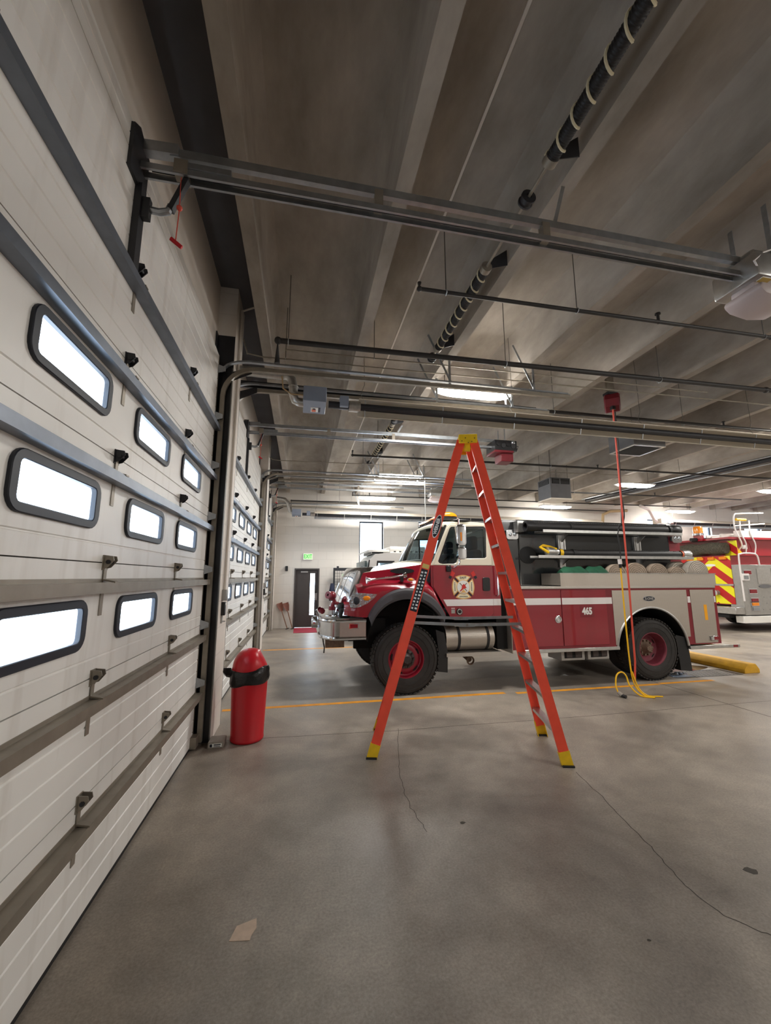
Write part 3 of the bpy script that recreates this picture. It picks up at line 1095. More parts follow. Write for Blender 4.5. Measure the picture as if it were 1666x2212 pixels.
pipe([(3.0, 11.9, 4.6), (16, 11.8, 4.62)], 0.026, 'far black sprinkler pipe passing the grey air cleaner', 'black_pipe', [(5.0, 11.9, 4.6), (9.0, 11.86, 4.6)], [(12.2, 11.8, 4.62)])
pipe([(-0.42, 14.62, 4.02), (-0.42, 14.62, 4.48), (5.3, 14.6, 4.52), (13.0, 14.55, 4.52)], 0.024, 'black gas pipe along the far wall with a drop to the far heater', 'black_pipe', [(1.3, 14.615, 4.49), (7.0, 14.595, 4.52)], name='gas_pipe', group='gas pipes')
pipe([(1.7, 13.9, 4.72), (1.7, 13.9, 4.62), (2.15, 13.9, 4.62), (16, 13.8, 4.68)], 0.024, 'short end of black sprinkler pipe in front of the far wall', 'black_pipe', [(1.95, 13.9, 4.62)], [(2.3, 13.9, 4.62)])
pipe([(-0.86, 5.3, 4.95), (-0.8, 5.3, 4.75), (-0.6, 5.3, 4.72), (3.2, 5.25, 4.74), (7.5, 5.2, 4.76), (14, 5.2, 4.8)], 0.010, 'thin pale conduit running above the nearest door track', 'galv_dull', [(-0.3, 5.3, 4.73)], name='conduit', group='thin conduits')
pipe([(-0.3, 5.12, 4.76), (3.2, 5.1, 4.79), (6.5, 5.08, 4.80)], 0.009, 'second thin conduit just above the pale one', 'galv_dull', [(0.9, 5.113, 4.767)], name='conduit', group='thin conduits')
pipe([(-0.86, 10.2, 4.75), (-0.8, 10.2, 4.7), (-0.6, 10.2, 4.68), (3.6, 10.1, 4.72), (9.5, 10.0, 4.76)], 0.010, 'thin pale conduit above the far jamb of the middle door', 'galv_dull', [(1.5, 10.15, 4.7)], name='conduit', group='thin conduits')
pipe([(-0.6, 5.22, 5.45), (-0.89, 5.22, 5.3), (-0.89, 5.22, 1.62)], 0.016, 'white conduit running down the first wall pier to the grey box', 'wall_plain', [], name='conduit', group='thin conduits')
pipe([(1.3, 6.3, 4.78), (5.5, 6.4, 4.79), (12, 6.5, 4.8)], 0.010, 'thin wire conduit behind the heater', 'galv_dull', [], name='conduit', group='thin conduits')


# long black and bright exhaust line at the right, running along the beams
t = thing('exhaust_line', 'long dark exhaust line with bright edges under the right part of the ceiling', 'duct', (11.6, 9.0, 4.7))
MB().tube([(11.0, 13.8, 4.765), (11.4, 10.6, 4.765), (11.9, 6.6, 4.765)], 0.07, 'black_steel', 12).build('duct_tube', t)
MB().tube([(11.2, 13.8, 4.705), (11.6, 10.6, 4.705), (12.1, 6.6, 4.705)], 0.022, 'galv', 8).build('rail', t)
MB().tube([(10.8, 13.8, 4.80), (11.2, 10.6, 4.80), (11.7, 6.6, 4.80)], 0.022, 'galv', 8).build('rail', t)


# ------------------------------------------------------------ tube heaters
def heater(x0, x1, y, z, label, flip=False, box_mat='grey_blue'):
    t = thing('tube_heater', label, 'heater', (x0, y, z), 'radiant tube heaters')
    m = MB()
    pr = [(y - 0.02, z + 0.115), (y + 0.10, z + 0.125), (y + 0.20, z + 0.05), (y + 0.20, z - 0.06), (y + 0.06, z - 0.125), (y + 0.055, z - 0.12), (y + 0.19, z - 0.055), (y + 0.19, z + 0.045), (y + 0.10, z + 0.115), (y - 0.02, z + 0.105)]
    if flip:
        pr = [(y + 0.12, z + 0.17), (y - 0.10, z + 0.05), (y - 0.10, z + 0.035), (y + 0.12, z + 0.155)]
    m.plate(pr, x0 + 0.72, x1, 'yz', 'reflector')
    if flip:
        MB().plate([(y + 0.12, z + 0.155), (y + 0.16, z - 0.13), (y - 0.02, z - 0.15), (y - 0.02, z - 0.14), (y + 0.15, z - 0.12), (y + 0.11, z + 0.155)], x0 + 0.72, x1, 'yz', 'galv').build('lower_wing', t)
    m.build('reflector', t)
    MB().cyl((x0 + 0.3, y + 0.03, z + 0.01), (x1 - 0.1, y + 0.03, z + 0.01), 0.05, 'black_steel', n=14).build('burner_tube', t)
    k = x0 + 0.8
    while k < x1:
        q = MB()
        if flip:
            q.plate([(y - 0.10, z + 0.045), (y - 0.09, z + 0.045), (y - 0.01, z - 0.15), (y - 0.02, z - 0.15)], k, k + 0.02, 'yz', 'alum')
        else:
            q.plate([(y - 0.02, z + 0.115), (y - 0.01, z + 0.115), (y + 0.06, z - 0.12), (y + 0.05, z - 0.12)], k, k + 0.014, 'yz', 'galv')
        q.build('reflector_strap', t)
        k += 1.15 if not flip else 0.95
    k = x0 + 0.78
    while k < x1:
        MB().tube([(k, y + 0.0, z + 0.11), (k - 0.03, y + 0.04, z + 0.2), (k + 0.02, y + 0.04, z + 0.35), (k, y + 0.04, DECK)], 0.004, 'grey_pipe', 5).build('hanger_chain', t)
        k += 2.3
    bx = MB().box(x0 - 0.045, x0 + 0.26, y - 0.19, y + 0.24, z - 0.055, z + 0.155, box_mat).build('burner_box', t, bevel=0.006)
    MB().box(x0 + 0.06, x0 + 0.16, y + 0.02, y + 0.17, z - 0.0605, z - 0.0545, 'label_white').box(x0 + 0.075, x0 + 0.13, y + 0.08, y + 0.155, z - 0.063, z - 0.0595, 'label_orange').cyl((x0 + 0.105, y + 0.06, z - 0.063), (x0 + 0.105, y + 0.06, z - 0.0595), 0.022, 'label_black', n=14).box(x0 + 0.165, x0 + 0.19, y + 0.02, y + 0.16, z - 0.0605, z - 0.0545, 'label_black').build('warning_label', bx)
    MB().box(x0 + 0.45, x0 + 0.57, y - 0.06, y + 0.08, z - 0.03, z + 0.12, 'grey_blue').build('ignition_box', t, bevel=0.004)
    MB().cyl((x0 + 0.58, y + 0.03, z + 0.01), (x0 + 0.74, y + 0.03, z + 0.01), 0.075, 'duct', n=16).build('coupling', t)
    return t


h = heater(0.0, 12.6, 5.30, 4.124, 'long tube heater with grey burner box hanging over the truck cab')
m = MB()
m.tube([(-0.9, 5.28, 4.485), (-0.31, 5.28, 4.48)], 0.068, 'duct', 14)
m.tube([(-0.35, 5.28, 4.48), (-0.26, 5.28, 4.47), (-0.205, 5.28, 4.42), (-0.185, 5.28, 4.34), (-0.175, 5.28, 4.2), (-0.15, 5.3, 4.14), (-0.09, 5.31, 4.12), (-0.04, 5.31, 4.12)], 0.06, 'duct', 14)
for a in ((-0.34, 4.48), (-0.18, 4.32), (-0.176, 4.22)):
    m.torus((a[0], 5.28, a[1]), 0.062, 0.006, (1, 0, 0) if a[1] > 4.45 else (0, 0, 1), 'duct', 16, 6)
m.build('intake_duct', h)
MB().tube([(-0.33, 5.2, 4.42), (-0.31, 5.2, 4.25), (-0.2, 5.2, 4.18), (-0.04, 5.2, 4.18)], 0.010, 'tan', 6).build('gas_hose', h)
h = heater(-0.32, 11.9, 14.15, 3.92, 'far tube heater along the end wall above the exit door and window', True)
MB().tube([(-0.9, 14.1, 4.45), (-0.62, 14.1, 4.42), (-0.52, 14.1, 4.3), (-0.45, 14.12, 4.02), (-0.33, 14.15, 3.95)], 0.06, 'duct', 12).build('intake_duct', h)
MB().tube([(11.8, 14.2, 3.95), (12.0, 14.2, 3.98), (12.05, 14.2, 4.3), (12.4, 14.2, 4.45), (13.2, 14.2, 4.5)], 0.06, 'tan', 10).build('flue', h)
h = heater(14.6, 25.0, 14.1, 4.02, 'right hand tube heater along the end wall above the fire engine', True, 'reflector')
MB().tube([(13.3, 13.6, 4.6), (13.9, 13.8, 4.5), (14.3, 14.0, 4.15), (14.6, 14.1, 4.05)], 0.06, 'white_plastic', 10).build('intake_duct', h)


# ------------------------------------------------------------ ceiling lights
LAMP_GROUP = 'long oval ceiling lights'


def ceiling_light(x, y, z, label):
    t = thing('ceiling_light', label, 'ceiling light', (x, y, z), LAMP_GROUP)
    m = MB()
    rings = []
    N = 13
    for i in range(N):
        u = -1 + 2 * i / (N - 1)
        e = max(0.0, 1 - abs(u) ** 5)
        hw = 0.155 * (0.62 + 0.38 * e)
        dp = 0.075 * (0.35 + 0.65 * e)
        ring = []
        for k in range(9):
            a = PI * k / 8
            ring.append((x + u * 0.63, y - hw * math.cos(a), z - dp * math.sin(a)))
        rings.append(ring)
    m.loft(rings, 'lamp_lens')
    for r_, rev in ((rings[0], 0), (rings[-1], 1)):
        m.add(r_, [tuple(range(9))], 'lamp_lens')
    m.build('lens', t)
    MB().box(x - 0.64, x + 0.64, y - 0.16, y + 0.16, z, z + 0.035, 'lamp_body').build('housing', t, bevel=0.01)
    for s in (-0.5, 0.5):
        MB().cyl((x + s, y, z + 0.03), (x + s, y, DECK), 0.006, 'grey_pipe', n=6).build('hanger_rod', t)


L = {(2.70, 5.85): 'oval ceiling light over the truck hood, nearest one in view',
     (2.7, 10.95): 'oval ceiling light second in the row, left of the ladder',
     (2.52, 13.6): 'oval ceiling light close to the end wall, above the tall window',
     (9.68, 13.9): 'oval ceiling light below the grey air cleaner',
     (10.2, 10.55): 'oval ceiling light crossed by the black cable right of the air cleaner',
     (15.5, 13.85): 'oval ceiling light at right above the amber beacon',
     (15.6, 10.4): 'oval ceiling light cut by the right photo edge',
     (10.2, 5.4): 'oval ceiling light to the right over the truck tail',
     (6.4, 0.3): 'added unseen oval ceiling light overhead right of the camera',  # extra lamp added out of view to brighten floor and ceiling at right
     (10.2, 0.2): 'oval ceiling light overhead to the right',
     (16.0, 5.4): 'oval ceiling light far to the right',
     (16.0, 0.2): 'oval ceiling light far right behind',
     (10.2, -4.5): 'oval ceiling light behind the camera to the right',
     (21.5, 10.4): 'oval ceiling light at the far right side',
     (21.5, 5.4): 'oval ceiling light beyond the fire engine',
     (21.5, 0.2): 'oval ceiling light in the far right corner'}
for (x, y), lb in L.items():
    ceiling_light(x, y, 4.78 if y == 5.85 else 4.63 if y < 13 else 4.49, lb)


# ------------------------------------------------------------ air cleaners, reel
t = thing('air_cleaner', 'grey box air cleaner with corner louvres hanging above the far bay', 'air cleaner', (7.2, 10.3, 3.97), 'ceiling air cleaners')
MB().box(6.85, 7.5, 10.0, 10.62, 3.98, 4.58, 'hood_grey').build('housing', t, bevel=0.008)
m = MB()
for a, b in ((6.93, 7.18), (7.22, 7.46)):
    pass
m.box(6.90, 7.14, 9.992, 10.0, 4.40, 4.55, 'void_black')
m.box(7.18, 7.46, 9.992, 10.0, 4.40, 4.55, 'void_black')
for k in range(4):
    m.box(6.92, 7.44, 9.986, 9.993, 4.42 + 0.035 * k, 4.427 + 0.035 * k, 'hood_grey')
m.build('louvre', t)
m = MB().box(6.842, 6.85, 10.06, 10.56, 4.40, 4.55, 'void_black')
for k in range(4):
    m.box(6.836, 6.843, 10.08, 10.54, 4.42 + 0.035 * k, 4.427 + 0.035 * k, 'hood_grey')
m.build('louvre', t)
MB().box(6.83, 7.52, 9.98, 10.64, 3.95, 3.985, 'reflector').build('base_rim', t)
for xx, yy in ((6.9, 10.05), (7.45, 10.05), (6.9, 10.57), (7.45, 10.57)):
    MB().cyl((xx, yy, 4.57), (xx, yy, DECK), 0.006, 'grey_pipe', n=6).build('hanger_rod', t)
t = thing('air_cleaner', 'flat air cleaner with dark open underside right of the red hose', 'air cleaner', (7.15, 7.1, 4.5), 'ceiling air cleaners')
MB().box(6.75, 7.55, 6.9, 7.6, 4.53, 4.9, 'hood_grey').build('housing', t, bevel=0.008)
MB().box(6.83, 7.47, 6.98, 7.52, 4.52, 4.531, 'void_black').build('grille', t)
MB().plate([(6.75, 6.9), (7.55, 6.9), (7.55, 7.6), (6.75, 7.6)], 4.515, 4.53, 'xy', 'alum', [[(6.8, 6.95), (7.5, 6.95), (7.5, 7.55), (6.8, 7.55)]]).build('rim', t)
for xx, yy in ((6.8, 6.95), (7.5, 7.55)):
    MB().cyl((xx, yy, 4.89), (xx, yy, DECK), 0.006, 'grey_pipe', n=6).build('hanger_rod', t)

t = thing('hose_reel', 'dark red ceiling reel from which the red hose hangs', 'reel', (5.12, 5.6, 4.62))
MB().lathe([(0.03, -0.12), (0.14, -0.12), (0.165, -0.1), (0.165, 0.1), (0.14, 0.12), (0.03, 0.12)], (5.14, 5.62, 4.72), (1, -0.9, 0), 'reel_red', 8, smooth=False).build('drum_cover', t)
MB().box(5.02, 5.22, 5.56, 5.68, 4.86, 4.9, 'black_steel').box(5.05, 5.19, 5.6, 5.64, 4.9, 5.49, 'galv_dull').build('bracket', t)
MB().box(5.03, 5.09, 5.5, 5.56, 4.56, 4.62, 'black_plastic').build('hose_guide', t)

o = MB().tube([(5.06, 5.53, 4.6), (5.055, 5.53, 3.0), (5.06, 5.54, 1.6), (5.06, 5.56, 0.5), (5.05, 5.58, 0.26), (5.035, 5.58, 0.20)], 0.0135, 'red_hose', 8)
t = thing('air_hose', 'red air hose hanging straight down from the ceiling reel', 'hose', (5.05, 5.58, 0.2))
o.build('hose', t)
MB().cyl((5.036, 5.58, 0.205), (5.025, 5.58, 0.16), 0.014, 'alum', n=10).cyl((5.027, 5.58, 0.165), (5.02, 5.58, 0.135), 0.009, 'steel', n=8).build('brass_coupling', t)

t = thing('extension_cord', 'black cable from the reel ending in a yellow cord lying on the floor', 'cord', (5.0, 5.5, 0))
MB().tube([(5.18, 5.62, 4.6), (5.14, 5.57, 4.0), (5.10, 5.56, 3.2), (5.055, 5.57, 2.62), (5.0, 5.57, 2.56), (4.965, 5.57, 2.45), (4.98, 5.57, 2.28), (4.99, 5.58, 2.05)], 0.009, 'black_rubber', 7).build('black_cable', t)
MB().tube([(5.07, 5.55, 2.6), (5.02, 5.56, 2.63), (4.99, 5.57, 2.55), (5.06, 5.55, 2.5)], 0.01, 'black_rubber', 6).build('cable_tie', t)
MB().cyl((4.985, 5.6, 2.06), (4.99, 5.6, 1.98), 0.03, 'white_plastic', n=12).cyl((4.99, 5.6, 1.985), (4.99, 5.6, 1.92), 0.022, 'black_plastic', n=12).build('connector', t)
ypts = [(4.99, 5.6, 1.93), (4.99, 5.6, 1.2), (5.0, 5.6, 0.5), (5.02, 5.58, 0.2), (5.06, 5.52, 0.07), (5.12, 5.46, 0.015), (5.2, 5.4, 0.012), (5.05, 5.5, 0.02), (4.95, 5.58, 0.14), (4.93, 5.62, 0.28), (4.87, 5.64, 0.335), (4.78, 5.64, 0.29), (4.735, 5.62, 0.15), (4.745, 5.59, 0.05)]


def smooth_path(pts, n=6):
    P = [Vector(p) for p in pts]
    P = [P[0] * 2 - P[1]] + P + [P[-1] * 2 - P[-2]]
    out = []
    for i in range(1, len(P) - 2):
        p0, p1, p2, p3 = P[i - 1:i + 3]
        for k in range(n):
            s = k / n
            out.append(0.5 * ((2 * p1) + (p2 - p0) * s + (2 * p0 - 5 * p1 + 4 * p2 - p3) * s * s + (3 * p1 - p0 - 3 * p2 + p3) * s ** 3))
    out.append(P[-2])
    return out


MB().tube(smooth_path(ypts), 0.011, 'yellow_cord', 8).build('yellow_cord', t)
MB().tube(smooth_path([(5.0, 5.57, 0.35), (5.06, 5.54, 0.12), (5.16, 5.49, 0.02), (5.30, 5.44, 0.012), (5.36, 5.42, 0.012)]), 0.010, 'yellow_cord', 7).build('yellow_cord', t)
MB().cyl((4.745, 5.59, 0.06), (4.76, 5.54, 0.028), 0.028, 'brick_grey', n=12).cyl((4.76, 5.545, 0.03), (4.775, 5.48, 0.024), 0.023, 'black_plastic', n=12).build('plug', t)
o = MB().tube(smooth_path([(5.22, 5.66, 4.58), (5.45, 5.95, 4.03), (5.75, 6.28, 3.42), (6.0, 6.52, 2.98), (6.03, 6.6, 2.79)]), 0.010, 'black_rubber', 7).build('charging_cable')
tag(o, 'thin black cable sagging from the reel to the hoses on the truck', 'cable')

# ============================================================ LADDER
lad = thing('step_ladder', 'tall orange fibreglass step ladder standing open in front of the red truck', 'ladder', (1.745, 4.37, 0))
wv = Vector((0.21, 0.77, 0)).normalized()            # across the rungs
av = Vector((1.8, -0.55, 0)).normalized()            # from the rear section to the step section
LC = Vector((1.745, 4.37, 0))
TOPZ = 3.37
# foot and top centres of each section
footS = LC + av * 0.94
footR = LC - av * 0.94
topS = LC + av * 0.20 + Vector((0, 0, TOPZ - 0.04))
topR = LC + av * 0.06 + Vector((0, 0, TOPZ - 0.04))
WB, WT = 0.385, 0.17


def rail(foot, top, s, wide, name):
    a = foot + wv * (s * WB)
    b = top + wv * (s * WT)
    up = (b - a).normalized()
    out = (wv * s - up * (wv * s).dot(up)).normalized()
    dep = up.cross(out).normalized()
    m = MB()
    for base, hw in ((a, 1),):
        prof = [(-0.047, 0.0), (0.047, 0.0), (0.047, -0.032), (0.041, -0.032), (0.041, -0.005), (-0.041, -0.005), (-0.041, -0.032), (-0.047, -0.032)]
        r0 = [a + up * 0.11 + dep * u + out * v for u, v in prof]
        r1 = [b + dep * u + out * v for u, v in prof]
        m.loft([r0, r1], 'ladder_orange', closed=True, smooth=False, caps=True)
    o = m.build(name, lad)
    # yellow boot
    m = MB()
    hgt = 0.13 if not (s > 0 and foot is footS) else 0.17
    k = hgt / up.z
    prof = [(-0.052, 0.006), (0.052, 0.006), (0.052, -0.038), (0.046, -0.038), (0.046, 0.0), (-0.046, 0.0), (-0.046, -0.038), (-0.052, -0.038)]
    r0 = []
    for u, v in prof:
        q = a + dep * u + out * v
        q = q - up * (q.z / up.z)
        r0.append(q)
    r1 = [a + up * k + dep * u + out * v for u, v in prof]
    m.loft([r0, r1], 'yellow_plastic', closed=True, smooth=False, caps=True)
    bt = m.build('boot', o)
    m = MB().obox(Vector((a.x, a.y, 0.008)), dep * 0.056 + Vector((0, 0, -dep.z * 0.056)), wv * 0.024, Vector((0, 0, 0.008)), 'black_rubber')
    m.build('foot_pad', o)
    return o, a, b, up, out, dep


RS = {}
for nm, foot, top in (('S', footS, topS), ('R', footR, topR)):
    for s in (-1, 1):
        RS[nm, s] = rail(foot, top, s, 0, 'rail')
# steps
for k in range(1, 11):
    z = 0.305 * k
    f = z / TOPZ
    p = []
    for s in (-1, 1):
        _, a, b, up, out, dep = RS['S', s]
        q = a + up * (z / up.z) - out * 0.006
        p.append(q)
    m = MB()
    m.bar(p[0], p[1], 0.078, 0.012, 'alum')
    d = (p[1] - p[0]).normalized()
    side = d.cross(Vector((0, 0, 1))).normalized()
    for sg in (-1, 1):
        m.bar(p[0] + side * 0.036 * sg - Vector((0, 0, 0.012)), p[1] + side * 0.036 * sg - Vector((0, 0, 0.012)), 0.006, 0.024, 'alum')
    m.build('step', lad)
# rear horizontals
for z in (0.35, 0.95, 1.6, 2.2, 2.8):
    p = []
    for s in (-1, 1):
        _, a, b, up, out, dep = RS['R', s]
        p.append(a + up * (z / up.z) - out * 0.006)
    MB().bar(p[0], p[1], 0.03, 0.03, 'alum').build('rear_brace', lad)
# spreaders
for s, zz in ((-1, 1.30), (1, 1.32)):
    _, a, b, up, out, dep = RS['S', s]
    _, a2, b2, up2, out2, dep2 = RS['R', s]
    p = a + up * (zz / up.z) - out * 0.025 * s * s + (wv * -0.03 * s if s > 0 else wv * 0.035)
    q = a2 + up2 * (zz / up2.z) - out2 * 0.025 + (wv * -0.03 * s if s > 0 else wv * 0.035)
    mid = (p + q) / 2 - Vector((0, 0, 0.02))
    m = MB().bar(p, mid, 0.008, 0.03, 'galv')
    m.bar(mid, q, 0.008, 0.03, 'galv')
    m.bar(mid - av * 0.08, mid + av * 0.08, 0.012, 0.036, 'galv')
    m.cyl(mid - wv * 0.012, mid + wv * 0.012, 0.012, 'steel', n=8)
    m.build('spreader', lad)
# yellow top cap
m = MB()
ct = LC + av * 0.13 + Vector((0, 0, TOPZ))
m.obox(ct, av * 0.10, wv * 0.235, Vector((0, 0, 0.012)), 'yellow_plastic')
m.obox(ct - Vector((0, 0, 0.04)) - wv * 0.225, av * 0.103, wv * 0.012, Vector((0, 0, 0.052)), 'yellow_plastic')
m.obox(ct - Vector((0, 0, 0.04)) + wv * 0.225, av * 0.103, wv * 0.012, Vector((0, 0, 0.052)), 'yellow_plastic')
cap = m.build('top_cap', lad, bevel=0.006)
for u, v in ((-0.07, -0.03), (-0.03, 0.005), (0.04, -0.04), (0.07, 0.0), (0.0, -0.05)):
    c = ct - Vector((0, 0, 0.04)) - wv * 0.238 + av * u + Vector((0, 0, v))
    MB().cyl(c, c - wv * 0.004, 0.006, 'black_steel', n=8).build('rivet', cap)
MB().obox(ct - Vector((0, 0, 0.12)) - wv * 0.15, av * 0.03, wv * 0.02, Vector((0, 0, 0.045)), 'yellow_plastic').build('hinge_bracket', lad)
# labels on the near rear rail
ro, a, b, up, out, dep = RS['R', -1]


def on_rail(z, u):
    return a + up * (z / up.z) + dep * u + out * 0.0012


sgn = 1 if dep.dot(av) > 0 else -1


def rail_label(z0, z1, hw, mt, name, lift=0.0):
    m = MB()
    r = [on_rail(z0, -hw), on_rail(z0, hw), on_rail(z1, hw), on_rail(z1, -hw)]
    m.loft([[p + out * lift for p in r], [p + out * (lift + 0.001) for p in r]], mt, closed=True, smooth=False, caps=True)
    return m


lb = rail_label(1.42, 1.86, 0.036, 'label_black', 'x').build('safety_label', ro)
k = 0
z = 1.44
while z < 1.84:
    for u in (-0.018, 0.018):
        zz = z + (0.006 if u > 0 else 0)
        m = MB()
        wv2 = 0.010 + 0.003 * math.sin(k * 2.3)
        r = [on_rail(zz, u - wv2), on_rail(zz, u + wv2), on_rail(zz + 0.018, u + wv2), on_rail(zz + 0.018, u - wv2)]
        m.loft([[p + out * 0.0012 for p in r], [p + out * 0.0022 for p in r]], 'label_white', closed=True, smooth=False, caps=True)
        m.build('pictogram', lb)
        k += 1
    z += 0.034
lb2 = rail_label(1.87, 1.915, 0.036, 'label_yellow', 'x').build('warning_label', ro)
# oval badge with writing
c0 = on_rail(2.33, 0.0)
vx = up
Mrot = Matrix((up, (dep * -sgn), out)).transposed()
lm = MB()
ov = [c0 + up * (0.135 * math.cos(2 * PI * k / 28)) + dep * (0.040 * math.sin(2 * PI * k / 28)) for k in range(28)]
lm.loft([ov, [p + out * 0.001 for p in ov]], 'label_white', closed=True, smooth=False, caps=True)
lo = lm.build('badge', ro)
ov = [c0 + out * 0.0012 + up * (0.124 * math.cos(2 * PI * k / 28)) + dep * (0.034 * math.sin(2 * PI * k / 28)) for k in range(28)]
MB().loft([ov, [p + out * 0.001 for p in ov]], 'label_black', closed=True, smooth=False, caps=True).build('badge_field', ro)
yv = out.cross(up)
text('badge_text', 'WERNER', 0.05, c0 + out * 0.0026, Matrix((up, yv, out)).transposed(), 'label_white', ro, 0.0005, bold=0.002, sx=0.92)

# ============================================================ FIRE TRUCK
YS, YFS, YC = 6.25, 8.65, 7.45
tr = thing('fire_truck', 'red and cream fire truck parked behind the orange ladder', 'fire truck', (4.0, YC, 0))


def mir(y):
    return 2 * YC - y


# chassis
m = MB()
for y in (7.0, 7.8):
    m.box(0.9, 7.5, y - 0.05, y + 0.05, 0.60, 0.86, 'void_black')
for x in (1.3, 2.4, 3.4, 4.6, 5.6, 6.7, 7.4):
    m.box(x - 0.05, x + 0.05, 7.0, 7.8, 0.64, 0.8, 'void_black')
m.cyl((1.635, 6.55, 0.52), (1.635, 8.35, 0.52), 0.08, 'void_black', n=12)
m.cyl((6.115, 6.75, 0.52), (6.115, 8.15, 0.52), 0.11, 'void_black', n=12)
m.sphere((6.115, YC, 0.52), 0.26, 'void_black', 14, 10)
m.box(1.5, 3.3, 7.1, 7.8, 0.5, 1.15, 'void_black')
m.build('chassis_frame', tr)


def wheel_tire(cx, cy, cz, s, front):
    """s=-1: outer face towards -y"""
    ax = (0, s, 0)
    W = 0.14
    prof = [(0.285, -W * 0.9), (0.33, -W), (0.43, -W * 1.02), (0.49, -W * 0.92), (0.515, -W * 0.72), (0.52, -W * 0.3), (0.52, W * 0.3), (0.515, W * 0.72), (0.49, W * 0.92), (0.43, W * 1.02), (0.33, W), (0.285, W * 0.9)]
    m = MB().lathe(prof, (cx, cy, cz), ax, 'tire', 56, closed=True)
    n = 52
    for k in range(n):
        a = 2 * PI * k / n
        for rowy in (-0.095, 0.0, 0.095):
            aa = a + (PI / n if rowy == 0 else 0)
            ca, sa = math.cos(aa), math.sin(aa)
            c = Vector((cx + 0.519 * ca, cy + rowy, cz + 0.519 * sa))
            m.obox(c, Vector((-sa, 0, ca)) * 0.022, Vector((0, 1, 0)) * 0.036, Vector((ca, 0, sa)) * 0.009, 'tire')
    for rr, hh in ((0.45, 1.02), (0.37, 1.03)):
        m.torus((cx, cy + s * W * hh, cz), rr, 0.004, (0, 1, 0), 'tire', 48, 5)
    t = m.build('wheel', tr)
    m = MB()
    mt = 'rim_red' if front else 'rim_faded'
    if front:
        prof = [(0.292, -0.12), (0.292, 0.115), (0.284, 0.128), (0.272, 0.128), (0.262, 0.10), (0.255, 0.06), (0.235, 0.05), (0.20, 0.07), (0.175, 0.075), (0.14, 0.075), (0.02, 0.075)]
    else:
        prof = [(0.292, -0.12), (0.292, 0.115), (0.284, 0.128), (0.272, 0.128), (0.262, 0.10), (0.25, 0.0), (0.235, -0.04), (0.19, -0.06), (0.02, -0.06)]
    m.lathe(prof, (cx, cy, cz), ax, mt, 40)
    rim = m.build('rim', t)
    hd = 0.062 if front else -0.052
    hr = 0.217
    m = MB()
    for k in range(5):
        a = 2 * PI * k / 5 + 0.5
        c = Vector((cx + hr * math.cos(a), cy + s * hd, cz + hr * math.sin(a)))
        rad = Vector((math.cos(a), 0, math.sin(a)))
        tan = Vector((-math.sin(a), 0, math.cos(a)))
        pts = [c + rad * 0.018 * math.cos(q) + tan * 0.05 * math.sin(q) for q in [2 * PI * i / 14 for i in range(14)]]
        m.loft([[p - Vector((0, s * 0.02, 0)) for p in pts], [p + Vector((0, s * 0.004, 0)) for p in pts]], 'void_black', closed=True, smooth=False, caps=True)
    m.build('hand_hole', t)
    m = MB()
    b = 0.075 if front else -0.06
    hm = 'hub_dark' if front else 'hub_tan'
    m.lathe([(0.145, b), (0.145, b + 0.012), (0.115, b + 0.018), (0.085, b + 0.045), (0.07, b + 0.10), (0.055, b + 0.12), (0.0, b + 0.12)], (cx, cy, cz), ax, hm, 24)
    for k in range(10):
        a = 2 * PI * k / 10
        c = Vector((cx + 0.125 * math.cos(a), cy + s * (b + 0.01), cz + 0.125 * math.sin(a)))
        m.cyl(c, c + Vector((0, s * 0.04, 0)), 0.016, hm, n=6, smooth=False)
    for k in range(8):
        a = 2 * PI * k / 8
        c = Vector((cx + 0.05 * math.cos(a), cy + s * (b + 0.115), cz + 0.05 * math.sin(a)))
        m.cyl(c, c + Vector((0, s * 0.012, 0)), 0.009, hm, n=6, smooth=False)
    m.build('hub', t)
    return t


wheel_tire(1.635, 6.43, 0.525, -1, True)
wheel_tire(1.635, mir(6.43), 0.525, 1, True)
wheel_tire(6.115, 6.41, 0.525, -1, False)
wheel_tire(6.115, mir(6.41), 0.525, 1, False)
for y in (6.74, mir(6.74)):
    MB().lathe([(0.285, -0.13), (0.43, -0.14), (0.5, -0.12), (0.52, -0.05), (0.52, 0.05), (0.5, 0.12), (0.43, 0.14), (0.285, 0.13)], (6.115, y, 0.525), (0, 1, 0), 'tire', 40, closed=True).build('inner_wheel', tr)

# front bumper
out = [(1.0, 6.29), (0.56, 6.29)]
for k in range(1, 9):
    a = PI / 2 * k / 8
    out.append((0.56 - 0.235 * math.sin(a), 6.29 + 0.42 * (1 - math.cos(a))))
half = out
full = half + [(x, mir(y)) for x, y in reversed(half)]
bump = MB().plate(full, 0.86, 1.12, 'xy', 'steel').build('front_bumper', tr)
MB().plate([(x + 0.02 * (x < 0.9), 7.45 + (y - 7.45) * 0.985) for x, y in full], 1.12, 1.135, 'xy', 'tread').build('deck_plate', bump)
MB().tube([(x, y, 1.12) for x, y in full], 0.028, 'chrome', 8).build('top_rail', bump)
MB().tube([(x, y, 0.865) for x, y in full], 0.028, 'chrome', 8).build('bottom_rail', bump)
MB().box(0.60, 0.998, 6.281, 6.30, 0.84, 1.135, 'tread').build('side_plate', bump)
q = MB().box(0.735, 0.89, 6.272, 6.285, 1.0, 1.085, 'chrome').build('marker_light', bump, bevel=0.005)
MB().box(0.755, 0.87, 6.266, 6.275, 1.015, 1.07, 'red_lens').build('lens', bump)
MB().box(0.42, 0.72, 6.75, 6.9, 0.66, 0.84, 'hub_tan').build('tow_block', tr)
MB().box(0.7, 1.4, 6.8, 8.1, 0.75, 1.1, 'void_black').build('front_crossmember', tr)
q = MB().torus((0.47, 6.62, 1.17), 0.05, 0.014, (0, 0, 1), 'chrome', 18, 6)
